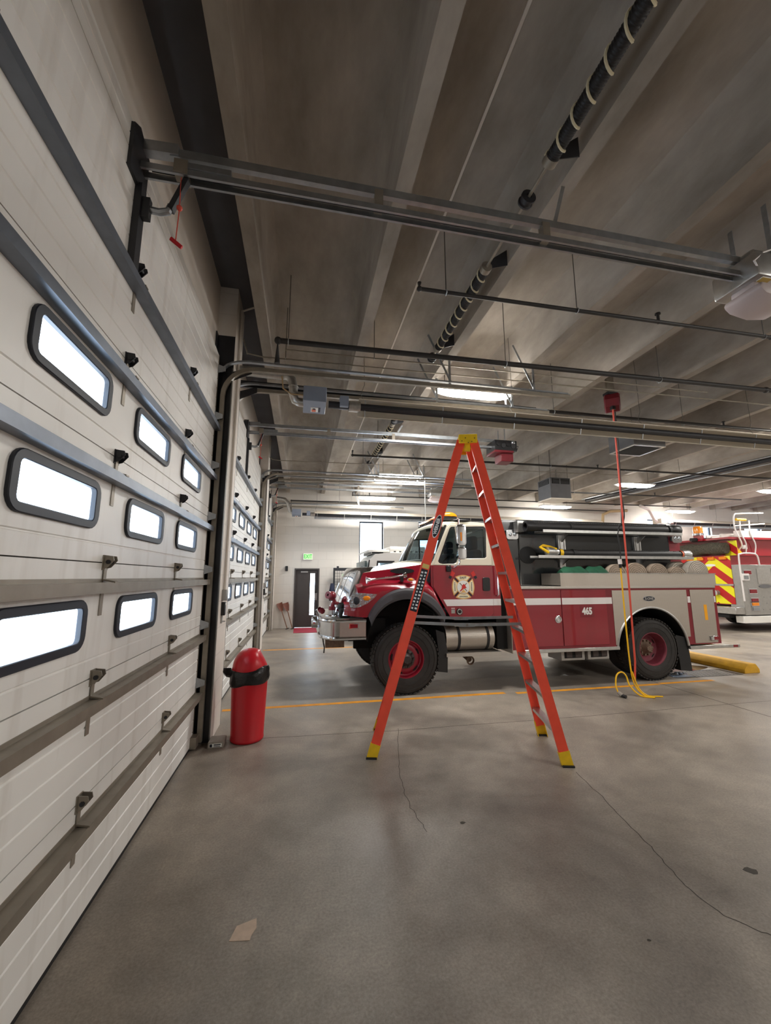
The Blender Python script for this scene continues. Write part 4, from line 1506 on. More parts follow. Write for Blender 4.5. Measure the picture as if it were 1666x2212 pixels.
q.torus((0.56, 6.55, 1.165), 0.045, 0.013, (0.2, 0, 1), 'chrome', 18, 6)
q.build('shackle', bump)
MB().lathe([(0.02, 0.0), (0.085, 0.0), (0.10, -0.03), (0.10, -0.12), (0.06, -0.16), (0.0, -0.16)], (0.20, 7.2, 1.02), (-1, 0, 0), 'chrome', 20).build('siren_speaker', bump)
MB().tube([(0.36, 6.45, 0.85), (0.37, 6.43, 0.78), (0.385, 6.43, 0.72), (0.38, 6.45, 0.64)], 0.01, 'black_rubber', 6).build('tow_strap', bump)

# red monitor gun on the bumper
gx, gy = 0.52, 6.85
m = MB().cyl((gx, gy, 1.13), (gx, gy, 1.25), 0.05, 'alum', n=14).cyl((gx, gy, 1.24), (gx, gy, 1.30), 0.055, 'deck_red', n=16)
m.tube([(gx, gy, 1.28), (gx + 0.015, gy, 1.34), (gx + 0.035, gy, 1.38), (gx + 0.01, gy, 1.43), (gx - 0.02, gy, 1.46)], 0.036, 'deck_red', 12)
m.sphere((gx - 0.005, gy, 1.47), 0.075, 'deck_red', 16, 12)
m.lathe([(0.04, 0.0), (0.062, 0.05), (0.06, 0.08), (0.02, 0.08)], (gx - 0.02, gy, 1.475), (-0.7, -0.7, 0.15), 'deck_red', 18)
m.cyl((gx + 0.04, gy - 0.02, 1.36), (gx + 0.15, gy - 0.04, 1.33), 0.026, 'deck_red', n=10)
m.build('deck_gun', tr)
MB().box(0.62, 0.80, 6.6, 6.9, 1.135, 1.28, 'black_rubber').sphere((0.66, 6.7, 1.3), 0.07, 'black_rubber', 10, 8).build('hose_bundle', tr, bevel=0.02)
MB().lathe([(0.02, 0), (0.045, 0.02), (0.05, 0.08), (0.035, 0.12)], (0.40, 7.0, 1.19), (-0.6, -0.3, 0.5), 'deck_red', 14).build('nozzle', tr)


# hood
def xf(z):
    return 0.62 + max(0.0, z - 1.2) * 0.36


ZL = lambda x: 1.83 + (x - 0.86) * (0.18 / 1.25) if x < 2.1 else 2.0


def hood_hw(s):
    return 0.80 + 0.22 * s ** 0.7


rs, rc = [], []
NS = 9
for i in range(NS):
    s = i / (NS - 1)
    hw = hood_hw(s)
    ze = 1.835 + 0.165 * s
    ring = []
    for (zz, dy) in ((1.5, 0.035), (1.58, 0.03), (1.65, 0.02), (1.72, 0.01), (ze, -0.02)):
        x = xf(zz) + 0.085 + s * (2.06 - xf(zz) - 0.085)
        ring.append((x, YC - hw - dy, zz))
    rs.append(ring)
    cr = []
    zc = ze + 0.075 + 0.02 * s
    for k in range(13):
        u = -1 + 2 * k / 12
        zz = ze + (zc - ze) * (1 - abs(u) ** 3)
        x = xf(zz) + 0.085 + s * (2.06 - xf(zz) - 0.085)
        cr.append((x, YC + u * (hw - 0.02), zz))
    rc.append(cr)
hood = MB().loft(rc, 'cream_paint').build('hood', tr)
MB().loft(rs, 'red_paint').build('hood_side', tr)
MB().loft([[(x, mir(y), z) for x, y, z in r] for r in rs], 'red_paint').build('hood_side', tr)
# grille shell
gr = []
NZ = 9
for i in range(NZ):
    z = 1.17 + (1.93 - 1.17) * i / (NZ - 1)
    ring = []
    hw = 0.86 - 0.10 * (i / (NZ - 1)) ** 2
    tp = 0.05 if i == NZ - 1 else 0
    ring.append((xf(z) + 0.24 + tp, YC - hw - 0.03, z))
    ring.append((xf(z) + 0.12 + tp, YC - hw - 0.02, z))
    for k in range(15):
        u = -1 + 2 * k / 14
        ring.append((xf(z) - 0.10 * (1 - u * u) + 0.05 * max(0, abs(u) - 0.8) / 0.2 + tp, YC + u * hw, z))
    ring.append((xf(z) + 0.12 + tp, YC + hw + 0.02, z))
    ring.append((xf(z) + 0.24 + tp, YC + hw + 0.03, z))
    gr.append(ring)
top = gr[-1]
gr.append([(x + 0.10, YC + (y - YC) * 0.98, z + 0.012) for x, y, z in top])
m = MB().loft(gr, 'chrome')
grille = m.build('grille', tr, fix=False)
for k in range(6):
    z = 1.27 + 0.095 * k
    pts = [(xf(z) - 0.10 * (1 - (u * 0.52) ** 2) + 0.018, YC + u * 0.45, z) for u in [-1 + 2 * q / 12 for q in range(13)]]
    MB().tube(pts, 0.016, 'void_black', 6).build('grille_slot', grille)
# grey trim at hood corner
for sd in (0, 1):
    pts = [(xf(z) + 0.06, (YC - 0.85 + 0.08 * (z - 1.5)), z) for z in (1.48, 1.55, 1.62, 1.7, 1.77, 1.83, 1.875)]
    if sd:
        pts = [(x, mir(y), z) for x, y, z in pts]
    MB().tube(pts, [0.02, 0.03, 0.038, 0.042, 0.044, 0.044, 0.03], 'silver_paint', 8).build('hood_corner_trim', tr)

# fenders with arch
ACX, ACZ, ARO, ARI = 1.65, 0.93, 0.665, 0.60


def arch_out(x):
    d = ARO ** 2 - (x - ACX) ** 2
    return ACZ + math.sqrt(d) if d > 0 else ACZ


def fender(sd):
    m = MB()
    rings = []
    xs = [0.67, 0.70, 0.75, 0.8, 0.855, 0.861, 0.9, 0.95, 1.0, 1.03, 1.08, 1.15, 1.25, 1.4, 1.55, 1.65, 1.75, 1.9, 2.0, 2.08, 2.15, 2.21, 2.25, 2.29]
    for x in xs:
        zb = arch_out(x) if 1.02 < x < 2.28 else 1.16
        if x < 1.02:
            zb = 1.20 - 0.04 * (x - 0.63) / 0.39
        zt = 1.62
        if x < 1.3:
            zt = 1.62 - 0.16 * ((1.3 - x) / 0.67) ** 2
        if x > 2.05:
            zt = 1.62 - (x - 2.05) * 0.46 / 0.24
        if x < 0.86:
            zt = 1.335
        zt = max(zt, zb + 0.012)
        tuck = 0.0
        if x < 0.85:
            tuck = 0.16 * ((0.85 - x) / 0.22) ** 2
        y = 6.275 + tuck
        hwi = YC - hood_hw(min(1, max(0, (x - 0.7) / 1.36)))
        inner = hwi - 0.035
        zi = min(1.72, zt + 0.10)
        if x < 0.86:
            zi, inner = zt + 0.02, y + 0.12
        ring = [(x, y + 0.05, zb), (x, y, zb + 0.002), (x, y - 0.008, zb * 0.5 + zt * 0.5), (x, y, zt - 0.01), (x, y + 0.03, zt + 0.035), (x, y + 0.09, zt + 0.06), (x, max(y + 0.1, inner), zi + 0.005)]
        rings.append(ring)
    if sd:
        rings = [[(a, mir(b), c) for a, b, c in r] for r in rings]
    m.loft(rings, 'red_paint')
    f = m.build('fender', tr)
    # flare
    pts_o, pts_i = [], []
    N = 28
    for k in range(N + 1):
        a = math.radians(158) - math.radians(136) * k / N
        pts_o.append((ACX + (ARO + 0.01) * math.cos(a), ACZ + (ARO + 0.01) * math.sin(a)))
    for k in range(N + 1):
        a = math.radians(162) - math.radians(144) * k / N
        pts_i.append((1.65 + 0.60 * math.cos(a), 0.86 + 0.575 * math.sin(a)))
    rr = []
    for (xo, zo), (xi, zi) in zip(pts_o, pts_i):
        rr.append([(xo, 6.27, zo), (xo * .8 + xi * .2, 6.215, zo * .8 + zi * .2), (xo * .25 + xi * .75, 6.205, zo * .25 + zi * .75), (xi, 6.235, zi), (xi, 6.40, zi)])
    if sd:
        rr = [[(a, mir(b), c) for a, b, c in r] for r in rr]
    MB().loft(rr, 'flare_grey').build('fender_flare', tr)
    # inner wheel well
    ww = []
    for k in range(N + 1):
        a = PI - PI * k / N
        ww.append([(1.65 + 0.62 * math.cos(a), 6.3, 0.80 + 0.60 * math.sin(a)), (1.65 + 0.62 * math.cos(a), 6.95, 0.80 + 0.60 * math.sin(a))])
    if sd:
        ww = [[(a, mir(b), c) for a, b, c in r] for r in ww]
    q = MB().loft(ww, 'void_black')
    yb_ = 6.95 if not sd else mir(6.95)
    q.box(1.0, 2.3, min(yb_, yb_ + (0.01 if not sd else -0.01)), max(yb_, yb_ + (0.01 if not sd else -0.01)), 0.8, 1.6, 'void_black')
    q.build('wheel_well', tr)
    # headlight
    hp = [(0.845, 1.54), (1.165, 1.515), (1.11, 1.45), (1.0, 1.37), (0.88, 1.32), (0.76, 1.31), (0.735, 1.40), (0.77, 1.49)]
    yo = 6.243
    hv = []
    for (x, z) in hp:
        t_ = 0.16 * ((0.85 - x) / 0.22) ** 2 if x < 0.85 else 0.0
        hv.append((x, yo + t_, z))
    r0 = hv
    r1 = [(x, y + 0.05, z) for x, y, z in hv]
    if sd:
        r0 = [(a, mir(b), c) for a, b, c in r0]
        r1 = [(a, mir(b), c) for a, b, c in r1]
    hl = MB().loft([r0, r1], 'headlight_glass', closed=True, smooth=False, caps=True).build('headlight', tr)
    c = Vector((1.0, 6.244, 1.455))
    if sd:
        c.y = mir(c.y)
    MB().sphere(c, 0.04, 'amber', 12, 8, (1.5, 0.25, 0.9)).build('turn_signal', hl)
    c = Vector((0.845, 6.248, 1.42))
    if sd:
        c.y = mir(c.y)
    MB().sphere(c, 0.06, 'frame_black', 14, 10, (0.8, 0.2, 1)).build('lamp_bowl', hl)


fender(0)
fender(1)
# bumper-to-fender filler and dark radiator behind the grille
MB().box(1.0, 2.1, 6.85, 8.05, 1.12, 1.72, 'void_black').build('engine_block', tr)

# hood details
MB().plate(ell(1.62, 1.875, 0.20, 0.045, 20), 6.455, 6.50, 'xz', 'void_black').build('hood_vent', tr)
m = MB()
hv0, hv1 = Vector((1.0, 6.30, 1.725)), Vector((1.60, 6.33, 1.80))
dd = (hv1 - hv0).normalized()
m.cyl(hv0 + dd * 0.1, hv1, 0.014, 'chrome', n=10)
m.lathe([(0.014, 0.16), (0.02, 0.08), (0.035, 0.03), (0.06, 0.0), (0.058, 0.004), (0.0, 0.03)], hv0, dd, 'chrome', 18)
m.cyl(hv1, hv1 + dd * 0.05, 0.035, 'chrome', r1=0.045, n=14)
m.box(1.56, 1.60, 6.31, 6.40, 1.70, 1.78, 'black_plastic')
m.build('air_horn', tr)
MB().plate(ell(1.71, 1.735, 0.062, 0.03, 16), 6.275, 6.36, 'xz', 'chrome').build('light_bezel', tr)
MB().sphere((1.71, 6.275, 1.735), 0.03, 'amber', 12, 8, (1.5, 0.5, 0.8)).build('side_marker', tr)

# ---- cab
CY = 6.31


def both(fn):
    fn(0)
    fn(1)


SIDEWIN = [(2.18, 2.03), (2.20, 2.0), (2.26, 1.985), (2.46, 1.99), (2.51, 2.02), (2.53, 2.075), (3.0, 2.085), (3.03, 2.11), (3.04, 2.585), (3.0, 2.62), (2.42, 2.60), (2.39, 2.57)]


def cab_side(sd):
    a, b = (CY, CY + 0.05) if not sd else (mir(CY) - 0.05, mir(CY))
    o1, o2 = (CY - 0.012, CY) if not sd else (mir(CY), mir(CY) + 0.012)
    lower = [(2.30, 1.30), (2.42, 1.10), (3.20, 1.10), (3.26, 1.16), (3.26, 1.965), (2.06, 1.965), (2.06, 1.64)]
    MB().plate(lower, a, b, 'xz', 'red_paint').build('cab_side', tr)
    upper = [(2.06, 1.966), (3.26, 1.966), (3.26, 2.5), (3.2, 2.66), (2.43, 2.67), (2.36, 2.62), (2.12, 2.06)]
    MB().plate(upper, a, b, 'xz', 'cream_paint', [SIDEWIN]).build('cab_upper_side', tr)
    # door skin
    dl = [(2.09, 1.96), (2.09, 1.62), (2.37, 1.135), (3.06, 1.135), (3.12, 1.19), (3.12, 1.96)]
    door = MB().plate(dl, o1, o2, 'xz', 'red_paint').build('cab_door', tr, bevel=0.004)
    du = [(2.10, 1.968), (3.12, 1.968), (3.12, 2.60), (3.08, 2.65), (2.40, 2.64), (2.34, 2.56)]
    MB().plate(du, o1, o2, 'xz', 'cream_paint', [SIDEWIN]).build('window_surround', door, bevel=0.004)
    win2 = [(2.205 + (x - 2.205) * 0.93 + 0.03, 2.03 + (z - 2.03) * 0.93 + 0.012) for x, z in SIDEWIN]
    MB().plate(SIDEWIN, o1 + (0.004 if not sd else 0.0), o2 + (0.0 if not sd else -0.004), 'xz', 'black_plastic', [win2]).build('window_gasket', door)
    MB().plate(win2, (a + b) / 2 - 0.003, (a + b) / 2 + 0.003, 'xz', 'tint').build('window_pane', door)
    MB().box(2.53, 2.56, min(o1, b), max(o1, b), 2.03, 2.6, 'black_plastic').build('window_divider', door)
    # white stripe
    s1, s2 = (o1 - 0.003, o1) if not sd else (o2, o2 + 0.003)
    MB().plate([(2.255, 1.42), (3.12, 1.42), (3.12, 1.315), (2.315, 1.315)], s1, s2, 'xz', 'white_stripe').build('stripe', door)
    t1, t2 = (a - 0.003, a) if not sd else (b, b + 0.003)
    MB().box(3.13, 3.26, t1, t2, 1.315, 1.42, 'white_stripe').build('stripe', tr)
    MB().plate(rrect(2.94, 3.07, 1.55, 1.77, 0.03, 3), s1 - (0.012 if not sd else -0.012), s2, 'xz', 'black_plastic').build('door_handle', door, bevel=0.004)
    yy = (CY - 0.07) if not sd else mir(CY - 0.07)
    ye = CY - 0.005 if not sd else mir(CY - 0.005)
    MB().tube([(3.19, ye, 1.47), (3.19, yy, 1.49), (3.19, yy, 1.8), (3.18, yy, 2.14), (3.18, ye, 2.16)], 0.014, 'chrome', 8).build('grab_rail', tr)
    return door


door_near = cab_side(0)
cab_side(1)
# roof
rr = []
for (x, hw, ze, zc) in ((2.36, 1.04, 2.62, 2.685), (2.40, 1.09, 2.64, 2.73), (2.48, 1.12, 2.65, 2.755), (2.7, 1.13, 2.655, 2.76), (3.0, 1.13, 2.655, 2.76), (3.2, 1.12, 2.64, 2.735), (3.265, 1.10, 2.56, 2.66)):
    ring = []
    for k in range(17):
        u = -1 + 2 * k / 16
        xx = x - (0.13 * (1 - abs(u) ** 2.2) if x < 2.45 else 0.08 * (1 - abs(u) ** 2.2) if x < 2.5 else 0)
        ring.append((xx, YC + u * hw, ze + (zc - ze) * (1 - abs(u) ** 5)))
    rr.append(ring)
MB().loft(rr, 'cream_paint').build('roof', tr)
MB().plate([(CY + 0.02, 1.1), (mir(CY) - 0.02, 1.1), (mir(CY) - 0.02, 2.62), (CY + 0.02, 2.62)], 3.22, 3.265, 'yz', 'cream_paint', [[(6.8, 2.0), (8.1, 2.0), (8.1, 2.5), (6.8, 2.5)]]).build('cab_back', tr)
MB().box(2.1, 3.24, CY + 0.05, mir(CY) - 0.05, 1.1, 1.2, 'void_black').build('cab_floor', tr)
# cowl below windscreen
m = MB()
r0 = [(1.72 + 0.34 * (abs(u) ** 2), YC + u * 1.08, 2.02 + 0.035 * (1 - u * u)) for u in [-1 + k / 8 for k in range(17)]]
r1 = [(2.16, YC + u * 1.12, 2.03) for u in [-1 + k / 8 for k in range(17)]]
m.loft([r0, r1], 'cream_paint')
m.loft([[(x, y, z) for x, y, z in r0], [(x + 0.05, y, 1.9) for x, y, z in r0]], 'cream_paint')
m.build('cowl', tr)
# windscreen
ws = []
for i in range(7):
    v = i / 6
    ring = []
    for k in range(17):
        u = -1 + 2 * k / 16
        xb = 1.84 + 0.33 * abs(u) ** 2.2
        xt = 2.24 + 0.13 * abs(u) ** 2.2
        ring.append((xb + (xt - xb) * v - 0.03 * math.sin(PI * v), YC + u * (1.09 - 0.05 * v), 2.045 + (0.635 - 0.05 * abs(u) ** 3) * v))
    ws.append(ring)
MB().loft(ws, 'tint').build('windscreen', tr, fix=False)
for sd in (0, 1):
    pts = [ws[i][0] for i in range(7)]
    if sd:
        pts = [ws[i][16] for i in range(7)]
    MB().tube(pts, 0.03, 'black_plastic', 8).build('windscreen_pillar', tr)
MB().tube(ws[0], 0.022, 'black_plastic', 8).build('windscreen_seal', tr)
MB().tube(ws[6], 0.028, 'cream_paint', 8).build('roof_header', tr)
# dash, seats, steering wheel
MB().box(2.0, 2.32, CY + 0.08, mir(CY) - 0.08, 1.6, 2.05, 'seat_dark').build('dashboard', tr, bevel=0.03)
for y in (6.85, 8.05):
    m = MB().box(2.6, 3.08, y - 0.26, y + 0.26, 1.35, 1.6, 'seat_dark').box(2.92, 3.1, y - 0.26, y + 0.26, 1.6, 2.25, 'seat_dark').box(2.94, 3.08, y - 0.15, y + 0.15, 2.25, 2.5, 'seat_dark')
    m.build('seat', tr, bevel=0.05, seg=3)
MB().torus((2.47, 6.85, 1.98), 0.22, 0.017, (0.75, 0, -0.6), 'black_plastic', 28, 8).cyl((2.25, 6.85, 1.75), (2.46, 6.85, 1.97), 0.025, 'black_plastic', n=8).build('steering_wheel', tr)
# light bar
lbm = MB().box(2.42, 2.70, 6.72, 8.2, 2.77, 2.845, 'black_plastic').build('light_bar', tr, bevel=0.015)
m = MB()
rings = []
for (y, sc) in ((6.71, 0.5), (6.74, 0.9), (6.8, 1.0), (8.12, 1.0), (8.18, 0.9), (8.21, 0.5)):
    rings.append([(2.56 + 0.16 * sc * math.cos(PI * k / 8), y, 2.845 + 0.085 * sc * math.sin(PI * k / 8)) for k in range(9)])
m.loft(rings, 'amber', caps=True)
m.build('amber_dome', lbm)
for k in range(5):
    y = 6.95 + 0.26 * k
    MB().box(2.412, 2.421, y - 0.09, y + 0.09, 2.785, 2.83, 'hub_dark').build('lamp_module', lbm)
m = MB()
for y in (7.0, 7.9):
    m.box(2.5, 2.62, y - 0.04, y + 0.04, 2.70, 2.78, 'black_plastic')
m.build('mount', lbm)
# mirror
mr = MB().plate(rrect(2.41, 2.555, 2.27, 2.61, 0.05, 4), 6.00, 6.12, 'xz', 'chrome').build('mirror', tr, bevel=0.03, seg=3)
MB().plate(rrect(2.42, 2.555, 2.05, 2.25, 0.05, 4), 6.01, 6.12, 'xz', 'chrome').build('spot_mirror', mr, bevel=0.03, seg=3)
MB().plate(rrect(2.455, 2.48, 2.34, 2.48, 0.01, 2), 5.992, 6.002, 'xz', 'amber').build('turn_signal', mr)
m = MB().tube([(2.455, 6.06, 2.0), (2.455, 6.06, 2.70), (2.50, 6.2, 2.735), (2.6, 6.40, 2.73)], 0.013, 'chrome', 8)
m.tube([(2.455, 6.06, 2.06), (2.45, 6.07, 1.98), (2.42, 6.18, 1.93), (2.37, 6.29, 1.90)], 0.013, 'chrome', 8)
m.build('mirror_arm', mr)
MB().box(2.31, 2.39, 6.26, 6.31, 1.86, 1.96, 'black_plastic').build('mirror_mount', tr, bevel=0.01)
MB().sphere((2.62, 6.35, 2.715), 0.14, 'black_plastic', 14, 8, (1.3, 0.4, 0.22)).build('mirror_mount', tr)

# emblem on the door
ex, ez, ey = 2.60, 1.615, CY - 0.0155


def rot2(p, a):
    return (p[0] * math.cos(a) - p[1] * math.sin(a), p[0] * math.sin(a) + p[1] * math.cos(a))


emb = None
for q in range(4):
    a = q * PI / 2
    lobe = [(-0.06, 0.085), (-0.135, 0.165)] + [(-0.135 + 0.27 * k / 8, 0.165 + 0.03 * math.sin(PI * k / 8)) for k in range(1, 8)] + [(0.135, 0.165), (0.06, 0.085)]
    l1 = [rot2(p, a) for p in lobe]
    l2 = [rot2((p[0] * 0.82, 0.13 + (p[1] - 0.13) * 0.74), a) for p in lobe]
    if q == 0:
        emb = MB().plate([(ex + x, ez + z) for x, z in l1], ey, ey + 0.004, 'xz', 'gold').build('fire_emblem', door_near)
        emb_parent = door_near
    else:
        MB().plate([(ex + x, ez + z) for x, z in l1], ey, ey + 0.004, 'xz', 'gold').build('emblem_arm', door_near)
    MB().plate([(ex + x, ez + z) for x, z in l2], ey - 0.0015, ey, 'xz', 'emblem_cream').build('emblem_field', door_near)
    bl = [(-0.011, 0.09), (-0.011, 0.20), (0.011, 0.20), (0.011, 0.09)]
    MB().plate([(ex + x, ez + z) for x, z in [rot2(p, a + PI / 4) for p in bl]], ey + 0.001, ey + 0.003, 'xz', 'label_black').build('emblem_axe_handle', door_near)
for s in (-1, 1):
    hp = [(s * 0.135, 0.225), (s * 0.19, 0.265), (s * 0.225, 0.19), (s * 0.17, 0.165)]
    MB().plate([(ex + x, ez + z) for x, z in hp], ey - 0.001, ey + 0.001, 'xz', 'emblem_red').build('emblem_axe_blade', door_near)
    hp = [(s * 0.19, 0.165), (s * 0.23, 0.185), (s * 0.25, 0.15), (s * 0.215, 0.125)]
    MB().plate([(ex + x, ez + z) for x, z in hp], ey - 0.001, ey + 0.001, 'xz', 'label_black').build('emblem_axe_blade', door_near)
MB().plate(ell(ex, ez, 0.118, 0.118, 28), ey - 0.003, ey + 0.001, 'xz', 'gold').build('emblem_ring', door_near)
MB().plate(ell(ex, ez, 0.108, 0.108, 28), ey - 0.0045, ey - 0.003, 'xz', 'label_white').build('emblem_disc', door_near)
for a in (0.75, -0.75):
    p = [rot2(v, a) for v in ((-0.006, -0.09), (0.006, -0.09), (0.006, 0.09), (-0.006, 0.09))]
    MB().plate([(ex + x, ez + z) for x, z in p], ey - 0.0055, ey - 0.0045, 'xz', 'hub_tan').build('emblem_tool', door_near)
MB().plate([(ex + x, ez + z) for x, z in ((-0.065, -0.075), (-0.03, -0.02), (-0.025, 0.02), (0.005, 0.05), (0.03, 0.035), (0.045, 0.0), (0.06, -0.01), (0.03, -0.02), (0.0, -0.03), (-0.03, -0.055))], ey - 0.0065, ey - 0.005, 'xz', 'emblem_red').build('emblem_helmet', door_near)
MB().plate([(ex + x, ez + z) for x, z in ((-0.05, -0.09), (0.05, -0.09), (0.0, -0.035))], ey - 0.0062, ey - 0.0045, 'xz', 'gold').build('emblem_mount', door_near)
text('emblem_text', 'EAST', 0.052, (ex, ey - 0.003, ez + 0.15), FACE_Y, 'label_black', door_near, 0.001)
for k in range(6):
    z = ez - 0.06 + 0.024 * k
    for s in (-1, 1):
        MB().box(ex + s * 0.145 - 0.008, ex + s * 0.145 + 0.008, ey - 0.003, ey - 0.001, z, z + 0.013, 'label_black').build('emblem_lettering', door_near)
    MB().box(ex - 0.066 + 0.024 * k, ex - 0.053 + 0.024 * k, ey - 0.003, ey - 0.001, ez - 0.16, ez - 0.142, 'label_black').build('emblem_lettering', door_near)

# cab lower details
m = MB().cyl((2.52, CY - 0.03, 1.225), (2.52, CY, 1.225), 0.052, 'black_plastic', n=20).torus((2.52, CY - 0.03, 1.225), 0.036, 0.008, (0, 1, 0), 'silver_paint', 20, 6)
m.build('fuel_filler', tr)
MB().box(2.385, 2.445, CY - 0.016, CY - 0.011, 1.20, 1.262, 'silver_paint').build('switch_plate', tr)
MB().box(2.385, 2.445, CY - 0.016, CY - 0.011, 1.275, 1.285, 'label_white').build('lettering_strip', tr)

# fuel tank and steps
ft = MB().cyl((2.30, 6.52, 0.80), (3.13, 6.52, 0.80), 0.205, 'tread_dull', n=32).build('fuel_tank', tr)
for x in (2.52, 3.02):
    MB().lathe([(0.206, -0.022), (0.211, -0.022), (0.211, 0.022), (0.206, 0.022)], (x, 6.52, 0.80), (1, 0, 0), 'black_rubber', 32, closed=True).build('tank_strap', ft)
MB().box(2.42, 3.18, 6.26, 6.6, 1.00, 1.035, 'tread').build('upper_step', tr)
MB().box(2.28, 3.22, 6.27, 6.62, 0.535, 0.59, 'tread').build('lower_step', tr)
m = MB()
m.lathe([(0.05, 0), (0.07, 0.03), (0.05, 0.06)], (2.76, 6.5, 0.43), (0, -1, 0), 'hub_tan', 16)
m.tube([(2.76, 6.52, 0.44), (2.76, 6.9, 0.5)], 0.045, 'hub_tan', 10)
m.build('exhaust_outlet', tr)
MB().plate([(2.12, 0.95), (2.26, 0.9), (2.31, 0.6), (2.30, 0.30), (2.14, 0.32), (2.16, 0.6)], 6.30, 6.95, 'xz', 'black_rubber').build('mud_flap', tr)
MB().box(3.22, 3.42, 6.42, 8.5, 0.6, 1.75, 'void_black').build('gap_panel', tr)

# ---- body
BX0, BX1 = 3.42, 7.56
arc_pts = arc(6.115, 0.50, 0.735, math.radians(8), math.radians(172), 26)
body_out = [(BX0, 1.60), (BX0, 0.60), (6.115 - 0.735, 0.60)] + [p for p in reversed(arc_pts)] + [(6.115 + 0.735, 0.58), (BX1, 0.58), (BX1, 1.60)]


def body_side(sd):
    a, b = (YS + 0.012, YS + 0.07) if not sd else (YFS - 0.07, YFS - 0.012)
    MB().plate(body_out, a, b, 'xz', 'red_trim').build('body_side', tr)
    o1, o2 = (YS, YS + 0.012) if not sd else (YFS - 0.012, YFS)
    for (x0, x1) in ((3.52, 4.335), (4.35, 5.22)):
        d = MB().box(x0, x1, o1, o2, 0.64, 1.56, 'red_paint').build('compartment_door', tr, bevel=0.004)
        MB().box(x0 + 0.004, x1 - 0.004, o1 - 0.003 if not sd else o2, o1 if not sd else o2 + 0.003, 1.315, 1.425, 'white_stripe').build('stripe', d)
        if x0 < 4 and not sd:
            MB().lathe([(0.062, 0), (0.062, -0.008), (0.05, -0.012), (0.0, -0.012)], (4.26, o1, 1.075), (0, 1, 0), 'chrome', 24).build('latch', d)
            MB().torus((4.26, o1 - 0.012, 1.075), 0.035, 0.006, (0, 1, 0), 'silver_paint', 20, 6).build('latch_ring', d)
        if x0 > 4 and not sd:
            MB().box(4.69, 4.96, o1 - 0.002, o1, 1.10, 1.285, 'red_trim').build('number_plate', d)
            text('unit_number', '465', 0.155, (4.825, o1 - 0.003, 1.195), FACE_Y, 'label_white', d, 0.001, bold=0.008, sx=0.82)
    so1, so2 = (YS + 0.009, YS + 0.0125) if not sd else (YFS - 0.0125, YFS - 0.009)
    for (x0, x1) in ((3.43, 3.515), (5.225, 5.34), (6.935, 6.995), (7.53, 7.56)):
        MB().box(x0, x1, so1, so2, 1.315, 1.425, 'white_stripe').build('stripe', tr)
    # silver panels
    ap = arc(6.115, 0.50, 0.745, math.radians(17), math.radians(171), 26)
    sp = [(5.35, 1.545), (5.35, 0.62)] + list(reversed(ap)) + [(6.91, 0.72), (6.92, 1.545)]
    o1b = YS + 0.004 if not sd else YFS - 0.012
    p = MB().plate(sp, o1b, o1b + 0.008, 'xz', 'tread_dull').build('wheel_arch_panel', tr)
    if not sd:
        MB().plate(ell(6.10, 1.395, 0.125, 0.048, 28), o1b - 0.006, o1b, 'xz', 'chrome').build('badge', p)
        MB().plate(ell(6.10, 1.395, 0.115, 0.04, 28), o1b - 0.008, o1b - 0.006, 'xz', 'label_black').build('badge_field', p)
        text('badge_text', 'E-ONE', 0.06, (6.10, o1b - 0.009, 1.395), FACE_Y, 'silver_paint', p, 0.001, bold=0.002)
    ar = arc(6.115, 0.50, 0.74, math.radians(5), math.radians(175), 30)
    MB().tube([(x, YS + 0.01 if not sd else YFS - 0.01, z) for x, z in ar], 0.02, 'alum', 8).build('arch_trim', tr)
    rp = MB().plate([(7.0, 1.545), (7.0, 0.60), (7.50, 0.60), (7.52, 1.545)], o1b, o1b + 0.008, 'xz', 'tread_dull').build('rear_side_panel', tr)
    if not sd:
        MB().box(7.27, 7.335, o1b - 0.002, o1b, 1.0, 1.275, 'reflector_yellow').build('reflector_strip', rp)
        q = MB().box(7.33, 7.49, o1b - 0.03, o1b, 0.64, 0.72, 'chrome').build('marker_light', rp, bevel=0.008)
        MB().box(7.39, 7.485, o1b - 0.034, o1b - 0.028, 0.652, 0.708, 'red_lens').build('lens', rp)
    # wheel house
    ww = []
    for k in range(25):
        a2 = PI - PI * k / 24
        y0_, y1_ = (YS + 0.02, 7.0) if not sd else (YFS - 0.02, 7.9)
        ww.append([(6.115 + 0.73 * math.cos(a2), y0_, 0.5 + 0.73 * math.sin(a2)), (6.115 + 0.73 * math.cos(a2), y1_, 0.5 + 0.73 * math.sin(a2))])
    MB().loft(ww, 'void_black').build('wheel_house', tr)
    # rub rails
    m = MB()
    ra, rb = (YS - 0.02, YS + 0.03) if not sd else (YFS - 0.03, YFS + 0.02)
    MB().box(BX0 + 0.08, 5.40, ra, rb, 0.545, 0.60, 'alum').build('rub_rail', tr, bevel=0.006)
    MB().box(6.86, 7.95, ra, rb, 0.50, 0.56, 'alum').build('rub_rail', tr, bevel=0.006)
    MB().box(7.80, 7.90, ra - 0.003, rb + 0.003, 0.51, 0.552, 'red_lens').build('rail_reflector', tr)
    MB().plate([(6.62, 0.75), (6.86, 0.7), (6.90, 0.12), (6.66, 0.14)], YS + 0.04 if not sd else YFS - 0.6, YS + 0.6 if not sd else YFS - 0.04, 'xz', 'black_rubber').build('mud_flap', tr)


